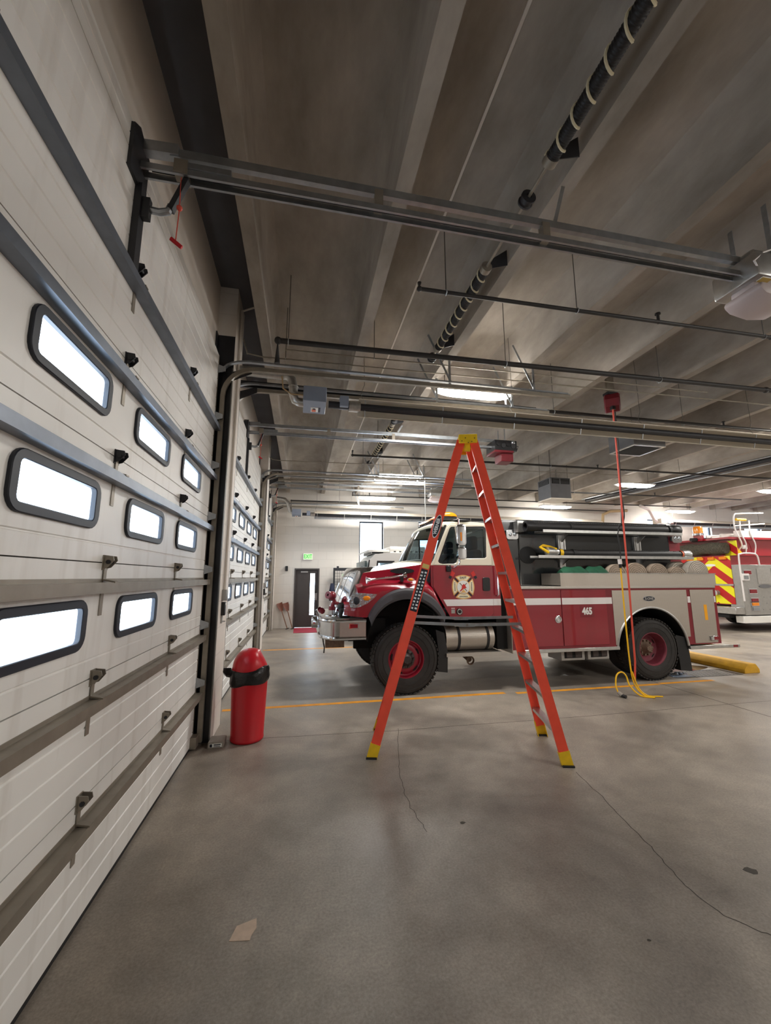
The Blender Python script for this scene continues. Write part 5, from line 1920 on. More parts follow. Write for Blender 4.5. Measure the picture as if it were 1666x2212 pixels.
body_side(0)
body_side(1)
MB().box(BX0 - 0.015, BX0, YS + 0.02, YFS - 0.02, 0.55, 1.60, 'tread_dull').build('body_front', tr)
MB().box(BX0, 5.35, YS + 0.08, YFS - 0.08, 0.62, 1.58, 'void_black').box(6.9, BX1, YS + 0.08, YFS - 0.08, 0.62, 1.58, 'void_black').box(5.35, 6.9, 7.0, 7.9, 0.8, 1.58, 'void_black').build('body_core', tr)
MB().box(BX0 - 0.01, BX1 + 0.01, YS - 0.005, YFS + 0.005, 1.58, 1.62, 'tread').build('body_deck', tr)
MB().box(BX1, BX1 + 0.02, YS + 0.012, YFS - 0.012, 0.58, 1.60, 'red_trim').build('rear_panel', tr)
MB().box(6.9, 8.0, YS + 0.02, YFS - 0.02, 0.50, 0.55, 'tread').build('tailboard', tr)
# hose tray
m = MB()
m.box(4.36, 7.62, 6.26, 6.275, 1.62, 1.84, 'tread_dull')
m.box(4.36, 4.375, 6.275, 6.83, 1.62, 1.84, 'tread_dull')
m.box(7.605, 7.62, 6.275, 6.83, 1.62, 1.84, 'tread_dull')
m.box(4.36, 7.62, 6.275, 6.83, 1.62, 1.635, 'tread_dull')
m.box(4.35, 7.63, 6.25, 6.285, 1.835, 1.845, 'alum')
m.build('hose_tray', tr)
# water tank
wt = MB().box(3.95, 7.30, 6.85, 8.05, 1.62, 2.84, 'tank_black').build('water_tank', tr, bevel=0.015)
MB().box(3.55, 3.95, 6.86, 8.04, 1.62, 2.83, 'tank_black').build('front_locker', wt, bevel=0.01)
MB().box(7.30, 7.56, 6.86, 8.04, 1.62, 2.62, 'red_trim').build('rear_locker', wt)
MB().box(3.57, 3.93, 6.88, 8.0, 2.83, 2.845, 'tread').build('tread_cover', wt)
MB().plate(ell(4.12, 2.18, 0.17, 0.16, 24), 6.84, 6.853, 'xz', 'void_black').build('port', wt)
for x in (4.82, 6.50):
    m = MB().box(x - 0.075, x + 0.075, 6.80, 6.85, 2.24, 2.56, 'alum')
    m.box(x - 0.05, x - 0.035, 6.79, 6.80, 2.25, 2.55, 'silver_paint').box(x + 0.035, x + 0.05, 6.79, 6.80, 2.25, 2.55, 'silver_paint')
    m.plate([(6.84, 2.56), (6.84, 2.40), (6.60, 2.56)], x - 0.01, x + 0.01, 'yz', 'alum')
    m.build('hose_bracket', wt)
    m = MB().box(x - 0.06, x + 0.06, 6.81, 6.85, 1.95, 2.12, 'alum')
    m.plate([(6.84, 2.11), (6.84, 1.98), (6.62, 2.11)], x - 0.01, x + 0.01, 'yz', 'alum')
    m.build('hose_bracket', wt)
for (z, x0, x1) in ((2.57, 4.22, 7.22), (2.11, 4.10, 7.42)):
    m = MB().plate([(6.46, z + 0.05), (6.46, z), (6.74, z), (6.74, z + 0.05), (6.73, z + 0.05), (6.73, z + 0.012), (6.47, z + 0.012), (6.47, z + 0.05)], x0, x1, 'yz', 'alum')
    m.build('hose_trough', wt)
MB().box(3.87, 4.0, 6.72, 6.86, 2.60, 2.80, 'alum').build('end_plate', wt)
for x, y in ((3.80, 6.84), (7.44, 6.84)):
    q = MB().plate(rrect(x - 0.12, x + 0.12, 2.46, 2.64, 0.05, 4), y - 0.05, y + 0.02, 'xz', 'chrome').build('scene_light', wt, bevel=0.01)
    m = MB()
    for dx in (-0.045, 0.045):
        MB().sphere((x + dx, y - 0.05, 2.55), 0.036, 'clear_lens', 12, 8, (1, 0.4, 1)).build('scene_lamp', wt)
for x0, x1 in ((4.35, 4.80), (4.86, 5.28)):
    m = MB().box(x0, x1, 6.36, 6.75, 0.38, 0.56, 'silver_paint')
    m.build('underbody_step', tr, bevel=0.006)
    MB().box(x0 + 0.06, x1 - 0.06, 6.352, 6.362, 0.42, 0.54, 'void_black').build('step_recess', tr)
    for k in range(2):
        MB().box(x0 + 0.09 + 0.17 * k, x0 + 0.2 + 0.17 * k, 6.346, 6.356, 0.43, 0.53, 'hub_dark').build('step_rung', tr)

# things carried on the truck
t = thing('suction_hose', 'upper fat black suction hose on the truck rack', 'hose', (5.6, 6.6, 2.6), 'hard suction hoses on the truck')
m = MB()
prof = [(0.085 if k % 2 else 0.078, 0.05 * k / 2) for k in range(int(3.1 / 0.025))]
m.lathe(prof, (4.05, 6.6, 2.685), (1, 0, 0), 'hose_black', 20)
m.build('hose', t)
MB().lathe([(0.062, -0.0), (0.095, 0.0), (0.10, 0.03), (0.10, 0.12), (0.085, 0.2), (0.06, 0.2)], (3.95, 6.6, 2.685), (1, 0, 0), 'black_plastic', 24, closed=True).build('coupling', t)
MB().lathe([(0.0, 0.24), (0.06, 0.24), (0.095, 0.2), (0.10, 0.05), (0.085, 0.0)], (7.08, 6.6, 2.685), (1, 0, 0), 'black_plastic', 24).build('coupling', t)
for x in (4.85, 7.02):
    MB().lathe([(0.087, -0.03), (0.095, -0.03), (0.095, 0.03), (0.087, 0.03)], (x, 6.6, 2.685), (1, 0.15, 0.1), 'black_rubber', 20, closed=True).build('strap', t)
t = thing('suction_hose', 'lower black suction hose with yellow straps on the truck rack', 'hose', (5.8, 6.6, 2.15), 'hard suction hoses on the truck')
prof = [(0.066 if k % 2 else 0.060, 0.05 * k / 2) for k in range(int(2.75 / 0.025))]
MB().lathe(prof, (4.55, 6.6, 2.21), (1, 0, 0), 'hose_black', 20).build('hose', t)
MB().lathe([(0.06, 0), (0.085, 0.01), (0.09, 0.08), (0.09, 0.17), (0.07, 0.2), (0.0, 0.2)], (7.28, 6.6, 2.21), (1, 0, 0), 'alum', 20).build('coupling', t)
MB().lathe([(0.068, -0.02), (0.075, -0.02), (0.075, 0.02), (0.068, 0.02)], (7.27, 6.6, 2.21), (1, 0, 0), 'label_orange', 20, closed=True).build('band', t)
MB().lathe([(0.0, -0.02), (0.05, -0.02), (0.082, 0.0), (0.085, 0.12), (0.07, 0.2), (0.062, 0.22)], (4.36, 6.6, 2.235), (1, 0, -0.05), 'alum', 20).build('strainer', t)
MB().tube([(4.36, 6.54, 2.21), (4.28, 6.55, 2.26), (4.23, 6.6, 2.31), (4.30, 6.62, 2.345), (4.42, 6.60, 2.32), (4.52, 6.54, 2.27)], 0.024, 'yellow_plastic', 6).build('yellow_strap', t)
for x in (4.63, 4.9):
    MB().lathe([(0.067, -0.03), (0.073, -0.03), (0.073, 0.03), (0.067, 0.03)], (x, 6.6, 2.21), (1, 0, 0), 'yellow_plastic' if x < 4.7 else 'black_rubber', 20, closed=True).build('strap', t)


def hose_roll(x, y, r, label, mt, lean=0.0, z0=1.637, wd=0.075):
    t = thing('rolled_hose', label, 'rolled hose', (x, y, z0), 'rolled fire hoses in the side tray')
    m = MB()
    c = (x, y, z0 + r)
    n = max(3, int(r / 0.032))
    prof = [(0.012, -wd), (0.012, wd)]
    m.lathe([(0.0, wd * 0.9), (r * 0.97, wd * 0.9), (r, wd * 0.8), (r, -wd * 0.8), (r * 0.97, -wd * 0.9), (0.0, -wd * 0.9)], c, (lean, 1, 0), mt, 36)
    m.build('hose', t)
    for i in range(n):
        rr_ = r * (i + 0.7) / n
        MB().torus((x, y - wd * 0.9, z0 + r), min(rr_, r * 0.96), 0.0055, (lean, 1, 0), 'hose_groove', 32, 5).build('coil_groove', t)
    return t


hose_roll(5.62, 6.45, 0.185, 'leftmost tan hose roll next to the green bundles in the side tray', 'hose_tan', 0.1)
hose_roll(6.05, 6.47, 0.20, 'tan hose roll with a dark strap, second from the green bundles', 'hose_tan', 0.2)
hose_roll(6.50, 6.44, 0.195, 'round tan hose roll in the middle of the side tray', 'hose_tan', 0.05)
hose_roll(6.93, 6.45, 0.165, 'smallest tan hose roll before the big white one', 'hose_tan', 0.1)
hose_roll(7.36, 6.43, 0.225, 'largest white hose roll at the tail end of the side tray', 'hose_white', 0.02, wd=0.09)
hose_roll(7.22, 6.68, 0.22, 'whitish hose roll standing behind the largest one', 'hose_white', 0.02)
m = MB()


def bundle(x0, x1, y, r, label):
    rings = []
    n = 12
    for i in range(n + 1):
        u = i / n
        x = x0 + (x1 - x0) * u
        rr_ = r * (0.55 + 0.45 * min(1, 4 * min(u, 1 - u) + 0.15))
        rings.append([(x, y + rr_ * 1.1 * math.cos(2 * PI * k / 14) * (1 + 0.07 * math.sin(5 * u * 6 + k)), 1.638 + r + rr_ * math.sin(2 * PI * k / 14) * (1 + 0.08 * math.sin(9 * u + 2 * k))) for k in range(14)])
    o = MB().loft(rings, 'tarp_green', closed=True, caps=True).build('tarp_bundle')
    tag(o, label, 'tarp', 'green tarps in the side tray')


bundle(4.50, 5.02, 6.46, 0.16, 'dark green folded tarp at the front end of the side tray')
bundle(5.02, 5.42, 6.47, 0.165, 'second green tarp touching the first hose roll')

# ============================================================ THINGS IN THE HALL
# red bin
bx, by = -0.53, 5.04
t = thing('trash_can', 'round red dome-top trash can with black liner by the door pier', 'trash can', (bx, by, 0))
MB().lathe([(0.0, 0.0), (0.165, 0.0), (0.178, 0.012), (0.181, 0.03), (0.176, 0.04), (0.198, 0.66), (0.202, 0.70)], (bx, by, 0), (0, 0, 1), 'red_plastic', 44).build('body', t)
m = MB()
rings = []
n = 48
for i, (r, z) in enumerate(((0.195, 0.60), (0.208, 0.605), (0.216, 0.64), (0.212, 0.68), (0.217, 0.72), (0.205, 0.755), (0.18, 0.765))):
    rings.append([(bx + (r + 0.004 * math.sin(7 * k * 2 * PI / n + i)) * math.cos(2 * PI * k / n), by + (r + 0.004 * math.sin(5 * k * 2 * PI / n + 2 * i)) * math.sin(2 * PI * k / n), z + 0.012 * math.sin(3 * k * 2 * PI / n + 0.6 * i) + 0.02 * math.cos(k * 2 * PI / n)) for k in range(n)])
m.loft(rings, 'bag_black', closed=True)
m.loft([[(bx - 0.205, by - 0.06, 0.70), (bx - 0.21, by + 0.02, 0.76), (bx - 0.2, by + 0.06, 0.73), (bx - 0.2, by - 0.02, 0.66)],
        [(bx - 0.25, by - 0.07, 0.70), (bx - 0.26, by + 0.0, 0.765), (bx - 0.25, by + 0.04, 0.73), (bx - 0.25, by - 0.03, 0.675)],
        [(bx - 0.285, by - 0.06, 0.735), (bx - 0.29, by + 0.0, 0.765), (bx - 0.28, by + 0.03, 0.73), (bx - 0.275, by - 0.03, 0.70)]], 'bag_black', closed=True, smooth=True, caps=True)
m.build('bin_liner', t)
# dome with a push opening on the room side
m = MB()
R = 0.192
rings = []
for i in range(11):
    th = PI / 2 * i / 10
    ring = []
    for k in range(44):
        ph = 2 * PI * k / 44
        rr = R * math.cos(th) ** 0.8
        x, y, z = rr * math.cos(ph), rr * math.sin(ph), 0.765 + 0.205 * math.sin(th)
        op = max(0.0, math.cos(ph - 0.15) - 0.45) * (1 if 1 <= i <= 6 else 0)
        x -= 0.030 * op / 0.55 * math.sin(PI * min(1, i / 8))
        ring.append((bx + x, by + y, z))
    rings.append(ring)
m.loft(rings, 'red_plastic', closed=True)
m.loft([[(bx + (R + 0.004) * math.cos(2 * PI * k / 44), by + (R + 0.004) * math.sin(2 * PI * k / 44), z) for k in range(44)] for z in (0.735, 0.768)], 'red_plastic', closed=True)
dome = m.build('dome_lid', t)

# small block beside the pier
t = thing('block', 'small grey block with a label lying at the foot of the door pier', 'block', (-0.83, 4.94, 0))
MB().box(-0.90, -0.745, 4.85, 5.04, 0.0, 0.06, 'brick_grey').build('body', t, bevel=0.004)
MB().box(-0.885, -0.76, 4.847, 4.8505, 0.012, 0.045, 'label_white').box(-0.88, -0.855, 4.845, 4.8475, 0.014, 0.043, 'label_black').box(-0.84, -0.77, 4.845, 4.8475, 0.03, 0.04, 'label_black').box(-0.84, -0.775, 4.845, 4.8475, 0.016, 0.022, 'label_black').build('label', t)

# controls on piers
for (yy, lb) in ((5.21, 'grey switch box with black keypad on the first wall pier above the red bin'), (10.72, 'small switch box with keypad on the far wall pier between the middle and last door')):
    t = thing('wall_control', lb, 'switch box', (-0.9, yy, 1.27), 'door controls on the piers')
    MB().box(-0.912, -0.85, yy - 0.045, yy + 0.04, 1.50, 1.63, 'silver_paint').build('switch_box', t, bevel=0.006)
    MB().box(-0.912, -0.865, yy - 0.04, yy + 0.03, 1.33, 1.485, 'black_plastic').build('keypad', t, bevel=0.006)
    MB().box(-0.864, -0.8635, yy - 0.02, yy + 0.01, 1.45, 1.472, 'label_white').build('display', t)
    MB().box(-0.912, -0.895, yy - 0.03, yy + 0.03, 1.24, 1.33, 'silver_paint').cyl((-0.9, yy, 1.26), (-0.86, yy, 1.26), 0.008, 'alum', n=8).build('bracket', t)

# exit sign
t = thing('exit_sign', 'green lit EXIT sign on the wall above the dark door', 'exit sign', (0.23, 14.95, 2.38))
MB().box(0.06, 0.40, 14.94, 15.0, 2.385, 2.62, 'white_plastic').build('housing', t, bevel=0.006)
MB().box(0.08, 0.38, 14.935, 14.941, 2.405, 2.60, 'exit_green').build('panel', t)
text('lettering', 'EXIT', 0.20, (0.23, 14.932, 2.50), FACE_Y, 'exit_letter', t, 0.001, bold=0.003, sx=0.72)
tag(MB().box(-0.55, -0.46, 14.92, 15.0, 1.98, 2.16, 'black_plastic').build('wall_speaker', bevel=0.01), 'small black box fixed on the far wall left of the dark door', 'wall box')
tag(MB().box(-0.18, 0.78, 13.68, 14.95, 0.0, 0.012, 'mat_red').build('door_mat'), 'red carpet mat on the floor before the dark exit door', 'mat')

# two shovels leaning in the corner, blades up
for i, (x0, x1, lb) in enumerate(((-0.62, -0.42, 'left rusty orange shovel leaning blade up beside the exit door'), (-0.42, -0.25, 'right rusty orange shovel leaning blade up beside the exit door'))):
    t = thing('shovel', lb, 'shovel', (x1, 14.75, 0), 'shovels in the corner')
    foot = Vector((x1 + 0.02, 14.72, 0.02))
    head = Vector((x0, 14.9, 0.62))
    d = (head - foot).normalized()
    MB().cyl(foot, head, 0.016, 'wood', n=8).build('handle', t)
    m = MB()
    w_ = Vector((1, 0, 0)) - d * d.x
    w_.normalize()
    nrm = d.cross(w_)
    rings = []
    for k in range(6):
        u = k / 5
        hw = 0.05 + 0.05 * min(1, u * 1.6)
        rings.append([head + d * (u * 0.30 - 0.02) + w_ * (hw * v) + nrm * (0.025 * (1 - v * v)) for v in (-1, -0.5, 0, 0.5, 1)])
    m.loft(rings, 'shovel_orange')
    m.loft([[p + nrm * 0.004 for p in r] for r in rings], 'shovel_orange')
    m.build('blade', t)
    MB().cyl(foot + w_ * -0.06, foot + w_ * 0.06, 0.014, 'black_plastic', n=8).build('grip', t)

# equipment rack on the far wall
t = thing('gear_rack', 'black wire grid rack against the far wall right of the exit door', 'rack', (1.6, 14.8, 0))
MB().plate([(1.14, 0.02), (2.1, 0.02), (2.1, 2.1), (1.14, 2.1)], 14.74, 14.80, 'xz', 'black_steel', [[(1.2, 0.1), (2.04, 0.1), (2.04, 2.0), (1.2, 2.0)]]).build('frame', t)
m = MB()
for k in range(11):
    x = 1.2 + 0.84 * k / 10
    m.box(x - 0.005, x + 0.005, 14.76, 14.77, 0.08, 2.02, 'black_steel')
for k in range(20):
    z = 0.1 + 1.9 * k / 19
    m.box(1.18, 2.06, 14.768, 14.776, z - 0.005, z + 0.005, 'black_steel')
m.build('wire_grid', t)
MB().box(1.26, 1.34, 14.75, 14.79, 2.1, 2.16, 'black_steel').build('post_cap', t)
for sx_ in (1.16, 2.02):
    MB().box(sx_, sx_ + 0.05, 14.5, 14.98, 0.0, 0.05, 'black_steel').build('base_foot', t)


def coat(x, y, z0, z1, w0, label, mt='gear_navy'):
    rings = []
    for i in range(8):
        u = i / 7
        hw = w0 * (0.45 + 0.55 * min(1.0, (1 - u) * 1.9 + 0.1)) if u > 0.5 else w0 * (0.95 + 0.1 * math.sin(9 * u))
        rings.append([(x + hw * math.cos(2 * PI * k / 14), y + 0.55 * hw * math.sin(2 * PI * k / 14), z0 + (z1 - z0) * u) for k in range(14)])
    o = MB().loft(rings, mt, closed=True, caps=True).build('hanging_coat')
    tag(o, label, 'coat', 'gear on the rack')
    return o


coat(1.10, 14.62, 0.95, 1.55, 0.11, 'dark navy coat hanging at the left post of the wire rack')
coat(1.88, 14.55, 0.9, 1.5, 0.14, 'dark coat hanging on the wire rack near the truck grille')
t = thing('breathing_mask', 'black breathing mask with yellow strap hanging high on the wire rack', 'mask', (1.62, 14.65, 1.68), 'gear on the rack')
MB().sphere((1.60, 14.64, 1.78), 0.12, 'black_rubber', 14, 10, (1.1, 0.6, 1)).build('face_piece', t)
MB().tube([(1.50, 14.6, 1.70), (1.62, 14.56, 1.66), (1.74, 14.58, 1.72), (1.78, 14.6, 1.82)], 0.02, 'yellow_plastic', 6).build('strap', t)
MB().sphere((1.68, 14.58, 1.80), 0.05, 'tan', 10, 8).build('filter', t)

# parking stop, drain, puddle
pr = [(8.14, 0.0), (8.50, 0.0), (8.50, 0.07), (8.42, 0.17), (8.24, 0.17), (8.14, 0.07)]
o = MB().plate(pr, 6.36, 8.5, 'xz', 'yellow_curb').build('parking_stop', bevel=0.008)
tag(o, 'yellow concrete parking stop on the floor behind the truck rear wheel', 'parking stop')
t = thing('floor_drain', 'rusty slotted floor drain grate beside the yellow parking stop', 'drain', (7.5, 6.6, 0))
MB().plate([(7.0, 6.32), (8.05, 6.32), (8.05, 6.78), (7.0, 6.78)], 0.0, 0.004, 'xy', 'drain_iron', [[(7.04, 6.36), (8.01, 6.36), (8.01, 6.74), (7.04, 6.74)]]).build('frame', t)
m = MB()
for k in range(13):
    x = 7.06 + 0.078 * k
    m.box(x - 0.026, x + 0.012, 6.35, 6.75, 0.0008, 0.0032, 'drain_iron')
m.build('grate', t)


def blob(cx, cy, rx, ry, n, seed):
    rnd = random.Random(seed)
    ph = [rnd.uniform(0, 6.28) for _ in range(4)]
    return [(cx + rx * (1 + 0.14 * math.sin(3 * a + ph[0]) + 0.08 * math.sin(7 * a + ph[1])) * math.cos(a), cy + ry * (1 + 0.14 * math.sin(2 * a + ph[2]) + 0.1 * math.sin(5 * a + ph[3])) * math.sin(a)) for a in [2 * PI * k / n for k in range(n)]]


tag(MB().plate(blob(7.15, 7.05, 0.75, 0.34, 48, 3), 0.0, 0.0022, 'xy', 'water').build('puddle'), 'shiny wet puddle on the floor around the drain behind the rear wheel', 'puddle')
m = MB()
N = 16
grid = []
for i in range(N):
    row = []
    for k in range(N):
        x, y = 6.62 + 0.42 * i / (N - 1), 6.36 + 0.26 * k / (N - 1)
        e = math.sin(PI * i / (N - 1)) * math.sin(PI * k / (N - 1))
        row.append((x + 0.02 * random.uniform(-1, 1), y + 0.015 * random.uniform(-1, 1), 0.006 + 0.06 * e * random.uniform(0.4, 1)))
    grid.append(row)
m.loft(grid, 'plastic_wrap', smooth=False)
tag(m.build('plastic_sheet', fix=False), 'crumpled shiny bluish plastic sheet behind the truck mud flap', 'plastic sheet')

# ------------------------------------------------------------ second fire engine
en = thing('fire_engine', 'red fire engine with yellow and red chevron rear cut by the right photo edge', 'fire engine', (17, 11.97, 0))
EX, EY0, EY1 = 14.15, 10.78, 13.2
MB().box(EX + 0.1, 21.5, EY0 + 0.1, EY1 - 0.1, 0.55, 0.95, 'void_black').build('chassis', en)
MB().box(EX + 0.02, 19.0, EY0 + 0.45, EY1, 0.85, 2.5, 'engine_red').build('body', en)
MB().box(EX + 0.25, 19.0, EY0 + 0.35, EY1 - 0.1, 2.5, 3.05, 'engine_red').build('upper_body', en)
MB().box(EX, EX + 0.02, 11.05, EY1, 0.88, 2.48, 'chevron').build('chevron_panel', en)
MB().box(EX - 0.02, EX, 11.03, EY1, 1.48, 1.54, 'alum').build('panel_rail', en)
MB().box(EX + 0.23, EX + 0.25, 10.95, 11.5, 2.5, 3.0, 'chevron_up').build('upper_chevron', en)
MB().plate([(EX + 0.26, 2.56), (EX + 0.70, 2.56), (EX + 0.26, 2.98)], 11.118, 11.129, 'xz', 'yellow_plastic').build('yellow_triangle', en)
MB().box(EX + 0.66, EX + 0.86, 11.08, 11.13, 2.72, 2.86, 'white_plastic').build('junction_box', en, bevel=0.01)
m = MB()
m.box(EX - 0.35, EX + 0.1, EY0 + 0.02, EY1, 0.58, 0.80, 'alum')
m.build('tailboard', en, bevel=0.01)
MB().box(EX - 0.3, EX + 1.4, EY0 + 0.3, EY1 - 0.3, 0.45, 0.6, 'void_black').build('tow_frame', en)
MB().box(EX - 0.1, 16.4, EY0 - 0.02, EY0 + 0.25, 0.30, 0.52, 'vehicle_white').build('side_step', en, bevel=0.01)
text('step_letter', 'K', 0.20, (15.25, EY0 - 0.023, 0.41), FACE_Y, 'label_red', en, 0.001, bold=0.004)
sp_ = MB().box(EX + 0.02, 17.0, EY0, EY0 + 0.45, 0.55, 2.18, 'silver_paint').build('pump_panel', en, bevel=0.01)
MB().box(EX + 0.68, EX + 1.25, EY0 - 0.012, EY0, 1.55, 2.05, 'alum').build('steel_door', sp_)
MB().box(EX + 1.3, EX + 2.2, EY0 - 0.012, EY0, 1.55, 2.08, 'tread_dull').build('steel_door', sp_)
MB().plate(ell(EX + 0.95, 1.47, 0.26, 0.06, 22), EY0 - 0.015, EY0, 'xz', 'hood_grey').build('oval_badge', sp_)
for (x0, x1, z0, z1, mt) in ((0.15, 0.42, 1.86, 1.98, 'red_lens'), (0.28, 0.55, 1.25, 1.37, 'red_lens'), (0.30, 0.56, 0.98, 1.08, 'red_lens'), (0.30, 0.56, 0.85, 0.95, 'amber'), (0.30, 0.56, 0.70, 0.81, 'clear_lens')):
    q = MB().box(EX + x0 - 0.03, EX + x1 + 0.03, EY0 - 0.02, EY0, z0 - 0.025, z1 + 0.025, 'chrome').build('side_light', sp_)
    MB().box(EX + x0, EX + x1, EY0 - 0.035, EY0 - 0.018, z0, z1, mt).build('lens', q)
for k in range(9):
    for j in range(3):
        MB().cyl((EX + 0.75 + 0.09 * k, EY0 - 0.006, 0.72 + 0.2 * j), (EX + 0.75 + 0.09 * k, EY0, 0.72 + 0.2 * j), 0.012, 'hood_grey', n=6).build('panel_bolt', sp_) if (k + j) % 3 == 0 else None
q = MB().box(EX - 0.08, EX + 0.18, EY0 - 0.14, EY0 - 0.08, 1.66, 1.88, 'white_plastic').build('display_box', en, bevel=0.01)
MB().box(EX - 0.05, EX + 0.14, EY0 - 0.143, EY0 - 0.138, 1.70, 1.82, 'galv').build('screen', q)
m = MB().tube(smooth_path([(EX - 0.05, EY0 - 0.06, 1.0), (EX - 0.05, EY0 - 0.06, 2.35), (EX + 0.05, EY0 - 0.06, 2.53), (EX + 0.5, EY0 - 0.06, 2.55), (EX + 0.72, EY0 - 0.06, 2.48), (EX + 0.8, EY0 - 0.04, 2.15)]), 0.024, 'white_plastic', 8)
m.build('handrail', en)
m = MB().tube(smooth_path([(EX + 0.5, EY0 + 0.3, 2.7), (EX + 0.5, EY0 + 0.2, 2.9), (EX + 0.3, EY0 + 0.2, 3.4), (EX + 0.33, EY0 + 0.2, 3.85), (EX + 0.6, EY0 + 0.2, 3.93), (EX + 1.6, EY0 + 0.2, 3.98)]), 0.022, 'white_plastic', 8)
m.build('upper_rail', en)
MB().tube([(EX + 0.32, EY0 + 0.2, 3.5), (EX + 1.6, EY0 + 0.2, 3.6)], 0.022, 'white_plastic', 8).build('upper_rail', en)
for xx in (0.75, 1.15):
    MB().tube(smooth_path([(EX + xx, EY0 + 0.3, 2.55), (EX + xx, EY0 + 0.25, 2.9), (EX + xx - 0.22, EY0 + 0.2, 3.25), (EX + xx - 0.2, EY0 + 0.2, 3.7)]), 0.02, 'white_plastic', 8).build('upper_rail', en)
MB().tube([(EX + 0.4, EY0 + 0.2, 3.72), (EX + 0.8, EY0 + 0.2, 3.72)], 0.045, 'yellow_plastic', 8).build('yellow_sleeve', en)
m = MB()
N = 14
rings = []
for i in range(N + 1):
    u = i / N
    rings.append([(EX + 0.02 + (0.16 + 0.03 * math.sin(9 * u)) * math.cos(2 * PI * k / 16) * 1.1, 11.15 + 1.7 * u, 2.76 + (0.2 + 0.025 * math.sin(13 * u + k)) * math.sin(2 * PI * k / 16)) for k in range(16)])
m.loft(rings, 'camo', closed=True, caps=True)
m.build('hose_bed_cover', en)
MB().box(EX - 0.02, EX + 6, 11.0, 13.1, 3.05, 3.12, 'engine_red').build('top_rail', en)
q = MB()
for y in (11.3, 11.8):
    q.bar((EX + 0.05, y, 3.2), (EX + 5.5, y, 3.35), 0.05, 0.10, 'vehicle_white')
for k in range(14):
    q.bar((EX + 0.25 + 0.38 * k, 11.3, 3.2 + 0.0105 * k), (EX + 0.25 + 0.38 * k, 11.8, 3.2 + 0.0105 * k), 0.03, 0.03, 'vehicle_white')
q.box(EX + 0.5, EX + 3.0, 11.0, 11.2, 3.12, 3.35, 'vehicle_white')
q.build('roof_ladder', en)
MB().tube([(EX - 0.3, 12.1, 3.1), (EX + 0.6, 11.9, 3.14), (EX + 2.0, 11.9, 3.14)], 0.07, 'black_rubber', 10).build('monitor_hose', en)
q = MB().cyl((EX - 0.05, 12.0, 3.26), (EX - 0.05, 12.0, 3.33), 0.17, 'chrome', n=20).build('beacon_base', en)
MB().lathe([(0.15, 0.0), (0.155, 0.18), (0.13, 0.25), (0.0, 0.26)], (EX - 0.05, 12.0, 3.33), (0, 0, 1), 'amber', 20).build('beacon_dome', q)
MB().bar((EX - 0.05, 12.0, 3.05), (EX - 0.05, 12.0, 3.28), 0.12, 0.3, 'engine_red', up=(0, 1, 0)).build('beacon_post', en)
for k in range(4):
    MB().box(EX - 0.06, EX + 0.0, 11.15 + 0.4 * k, 11.38 + 0.4 * k, 2.36, 2.46, 'amber').build('warning_lamp', en, bevel=0.01)
MB().plate(ell(11.75, 2.18, 0.2, 0.045, 20), EX - 0.005, EX, 'yz', 'label_white').build('oval_badge', en)
for k, yy in enumerate((11.6, 11.95)):
    MB().cyl((EX - 0.12, yy, 1.24), (EX, yy, 1.24), 0.085, 'brick_grey', n=18).cyl((EX - 0.14, yy, 1.24), (EX - 0.12, yy, 1.24), 0.095, 'chrome', n=18).build('hose_outlet', en)
MB().box(18.0, 21.5, EY0 + 0.1, EY1 - 0.1, 0.9, 2.9, 'engine_red').build('cab', en, bevel=0.06, seg=2)
for x in (16.6, 20.3):
    for y in (EY0 + 0.2, EY1 - 0.2):
        q = MB().lathe([(0.28, -0.14), (0.45, -0.15), (0.52, -0.1), (0.52, 0.1), (0.45, 0.15), (0.28, 0.14)], (x, y, 0.525), (0, 1, 0), 'tire', 32, closed=True).build('wheel', en)
        MB().lathe([(0.285, -0.1), (0.27, -0.12), (0.1, -0.05), (0.0, -0.05)], (x, y, 0.525), (0, 1 if y < 12 else -1, 0), 'alum', 24).build('rim', q)

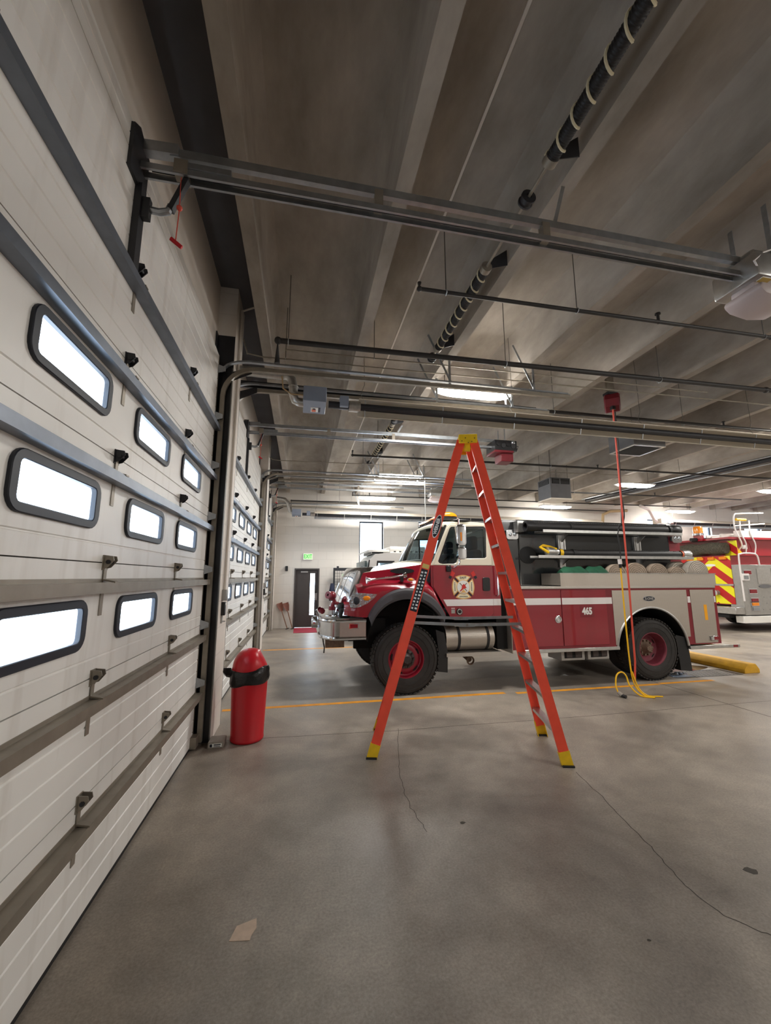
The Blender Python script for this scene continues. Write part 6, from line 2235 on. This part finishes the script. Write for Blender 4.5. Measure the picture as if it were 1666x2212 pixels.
# ------------------------------------------------------------ white vehicle behind the truck
am = thing('ambulance', 'white ambulance hidden behind the fire truck hood and cab', 'ambulance', (4.5, 12.0, 0))
AY0, AY1 = 11.05, 13.2
prf = [(1.72, 0.55), (1.72, 1.35), (1.78, 1.62), (1.86, 2.25), (2.0, 2.40), (2.3, 2.44), (6.8, 2.44), (6.8, 0.55)]
MB().plate(prf, AY0, AY1, 'xz', 'vehicle_white', [[(1.98, 1.6), (2.55, 1.6), (2.55, 2.22), (2.05, 2.22)], [(2.7, 1.7), (3.5, 1.7), (3.5, 2.22), (2.7, 2.22)]]).build('body', am, bevel=0.02, seg=2)
MB().plate([(1.98, 1.6), (2.55, 1.6), (2.55, 2.22), (2.05, 2.22)], AY0 + 0.01, AY0 + 0.02, 'xz', 'black_plastic', [[(2.03, 1.65), (2.5, 1.65), (2.5, 2.17), (2.09, 2.17)]]).build('window_frame', am)
MB().box(1.99, 3.5, AY0 + 0.02, AY0 + 0.03, 1.6, 2.22, 'tint').build('window_pane', am)
MB().plate([(AY0 + 0.15, 1.68), (AY1 - 0.15, 1.68), (AY1 - 0.2, 2.22), (AY0 + 0.2, 2.22)], 1.74, 1.80, 'yz', 'tint').build('windscreen', am)
MB().bar((1.77, AY0 + 0.06, 1.66), (1.86, AY0 + 0.06, 2.24), 0.06, 0.05, 'black_plastic', up=(0, 1, 0)).build('windscreen_pillar', am)
MB().box(1.82, 2.42, AY0 + 0.1, AY1 - 0.1, 2.47, 2.53, 'vehicle_white').box(1.95, 2.3, AY0 + 0.3, AY1 - 0.3, 2.42, 2.48, 'black_plastic').build('light_bar', am, bevel=0.01)
MB().box(2.45, 3.5, AY0 + 0.15, AY1 - 0.3, 2.44, 2.63, 'vehicle_white').build('roof_unit', am, bevel=0.03, seg=2)
for k in range(6):
    MB().box(2.56 + 0.16 * k, 2.62 + 0.16 * k, AY0 + 0.145, AY0 + 0.155, 2.47, 2.50, 'void_black').build('roof_unit_slot', am)
MB().box(1.6, 1.75, AY0, AY1, 0.45, 0.72, 'chrome').build('bumper', am, bevel=0.02)
for x in (2.6, 5.8):
    for y in (AY0 + 0.12, AY1 - 0.12):
        q = MB().lathe([(0.22, -0.11), (0.34, -0.12), (0.4, -0.08), (0.4, 0.08), (0.34, 0.12), (0.22, 0.11)], (x, y, 0.4), (0, 1, 0), 'tire', 28, closed=True).build('wheel', am)
        MB().lathe([(0.225, -0.08), (0.2, -0.1), (0.0, -0.09)], (x, y, 0.4), (0, 1 if y < 12 else -1, 0), 'alum', 20).build('rim', q)

pipe([(3.42, 10.9, 5.5), (3.42, 10.9, 3.0)], 0.012, 'thin pale vertical rod hanging from the second ceiling light', 'alum', [], name='hanging_rod', group='hanging rods', cat='rod')
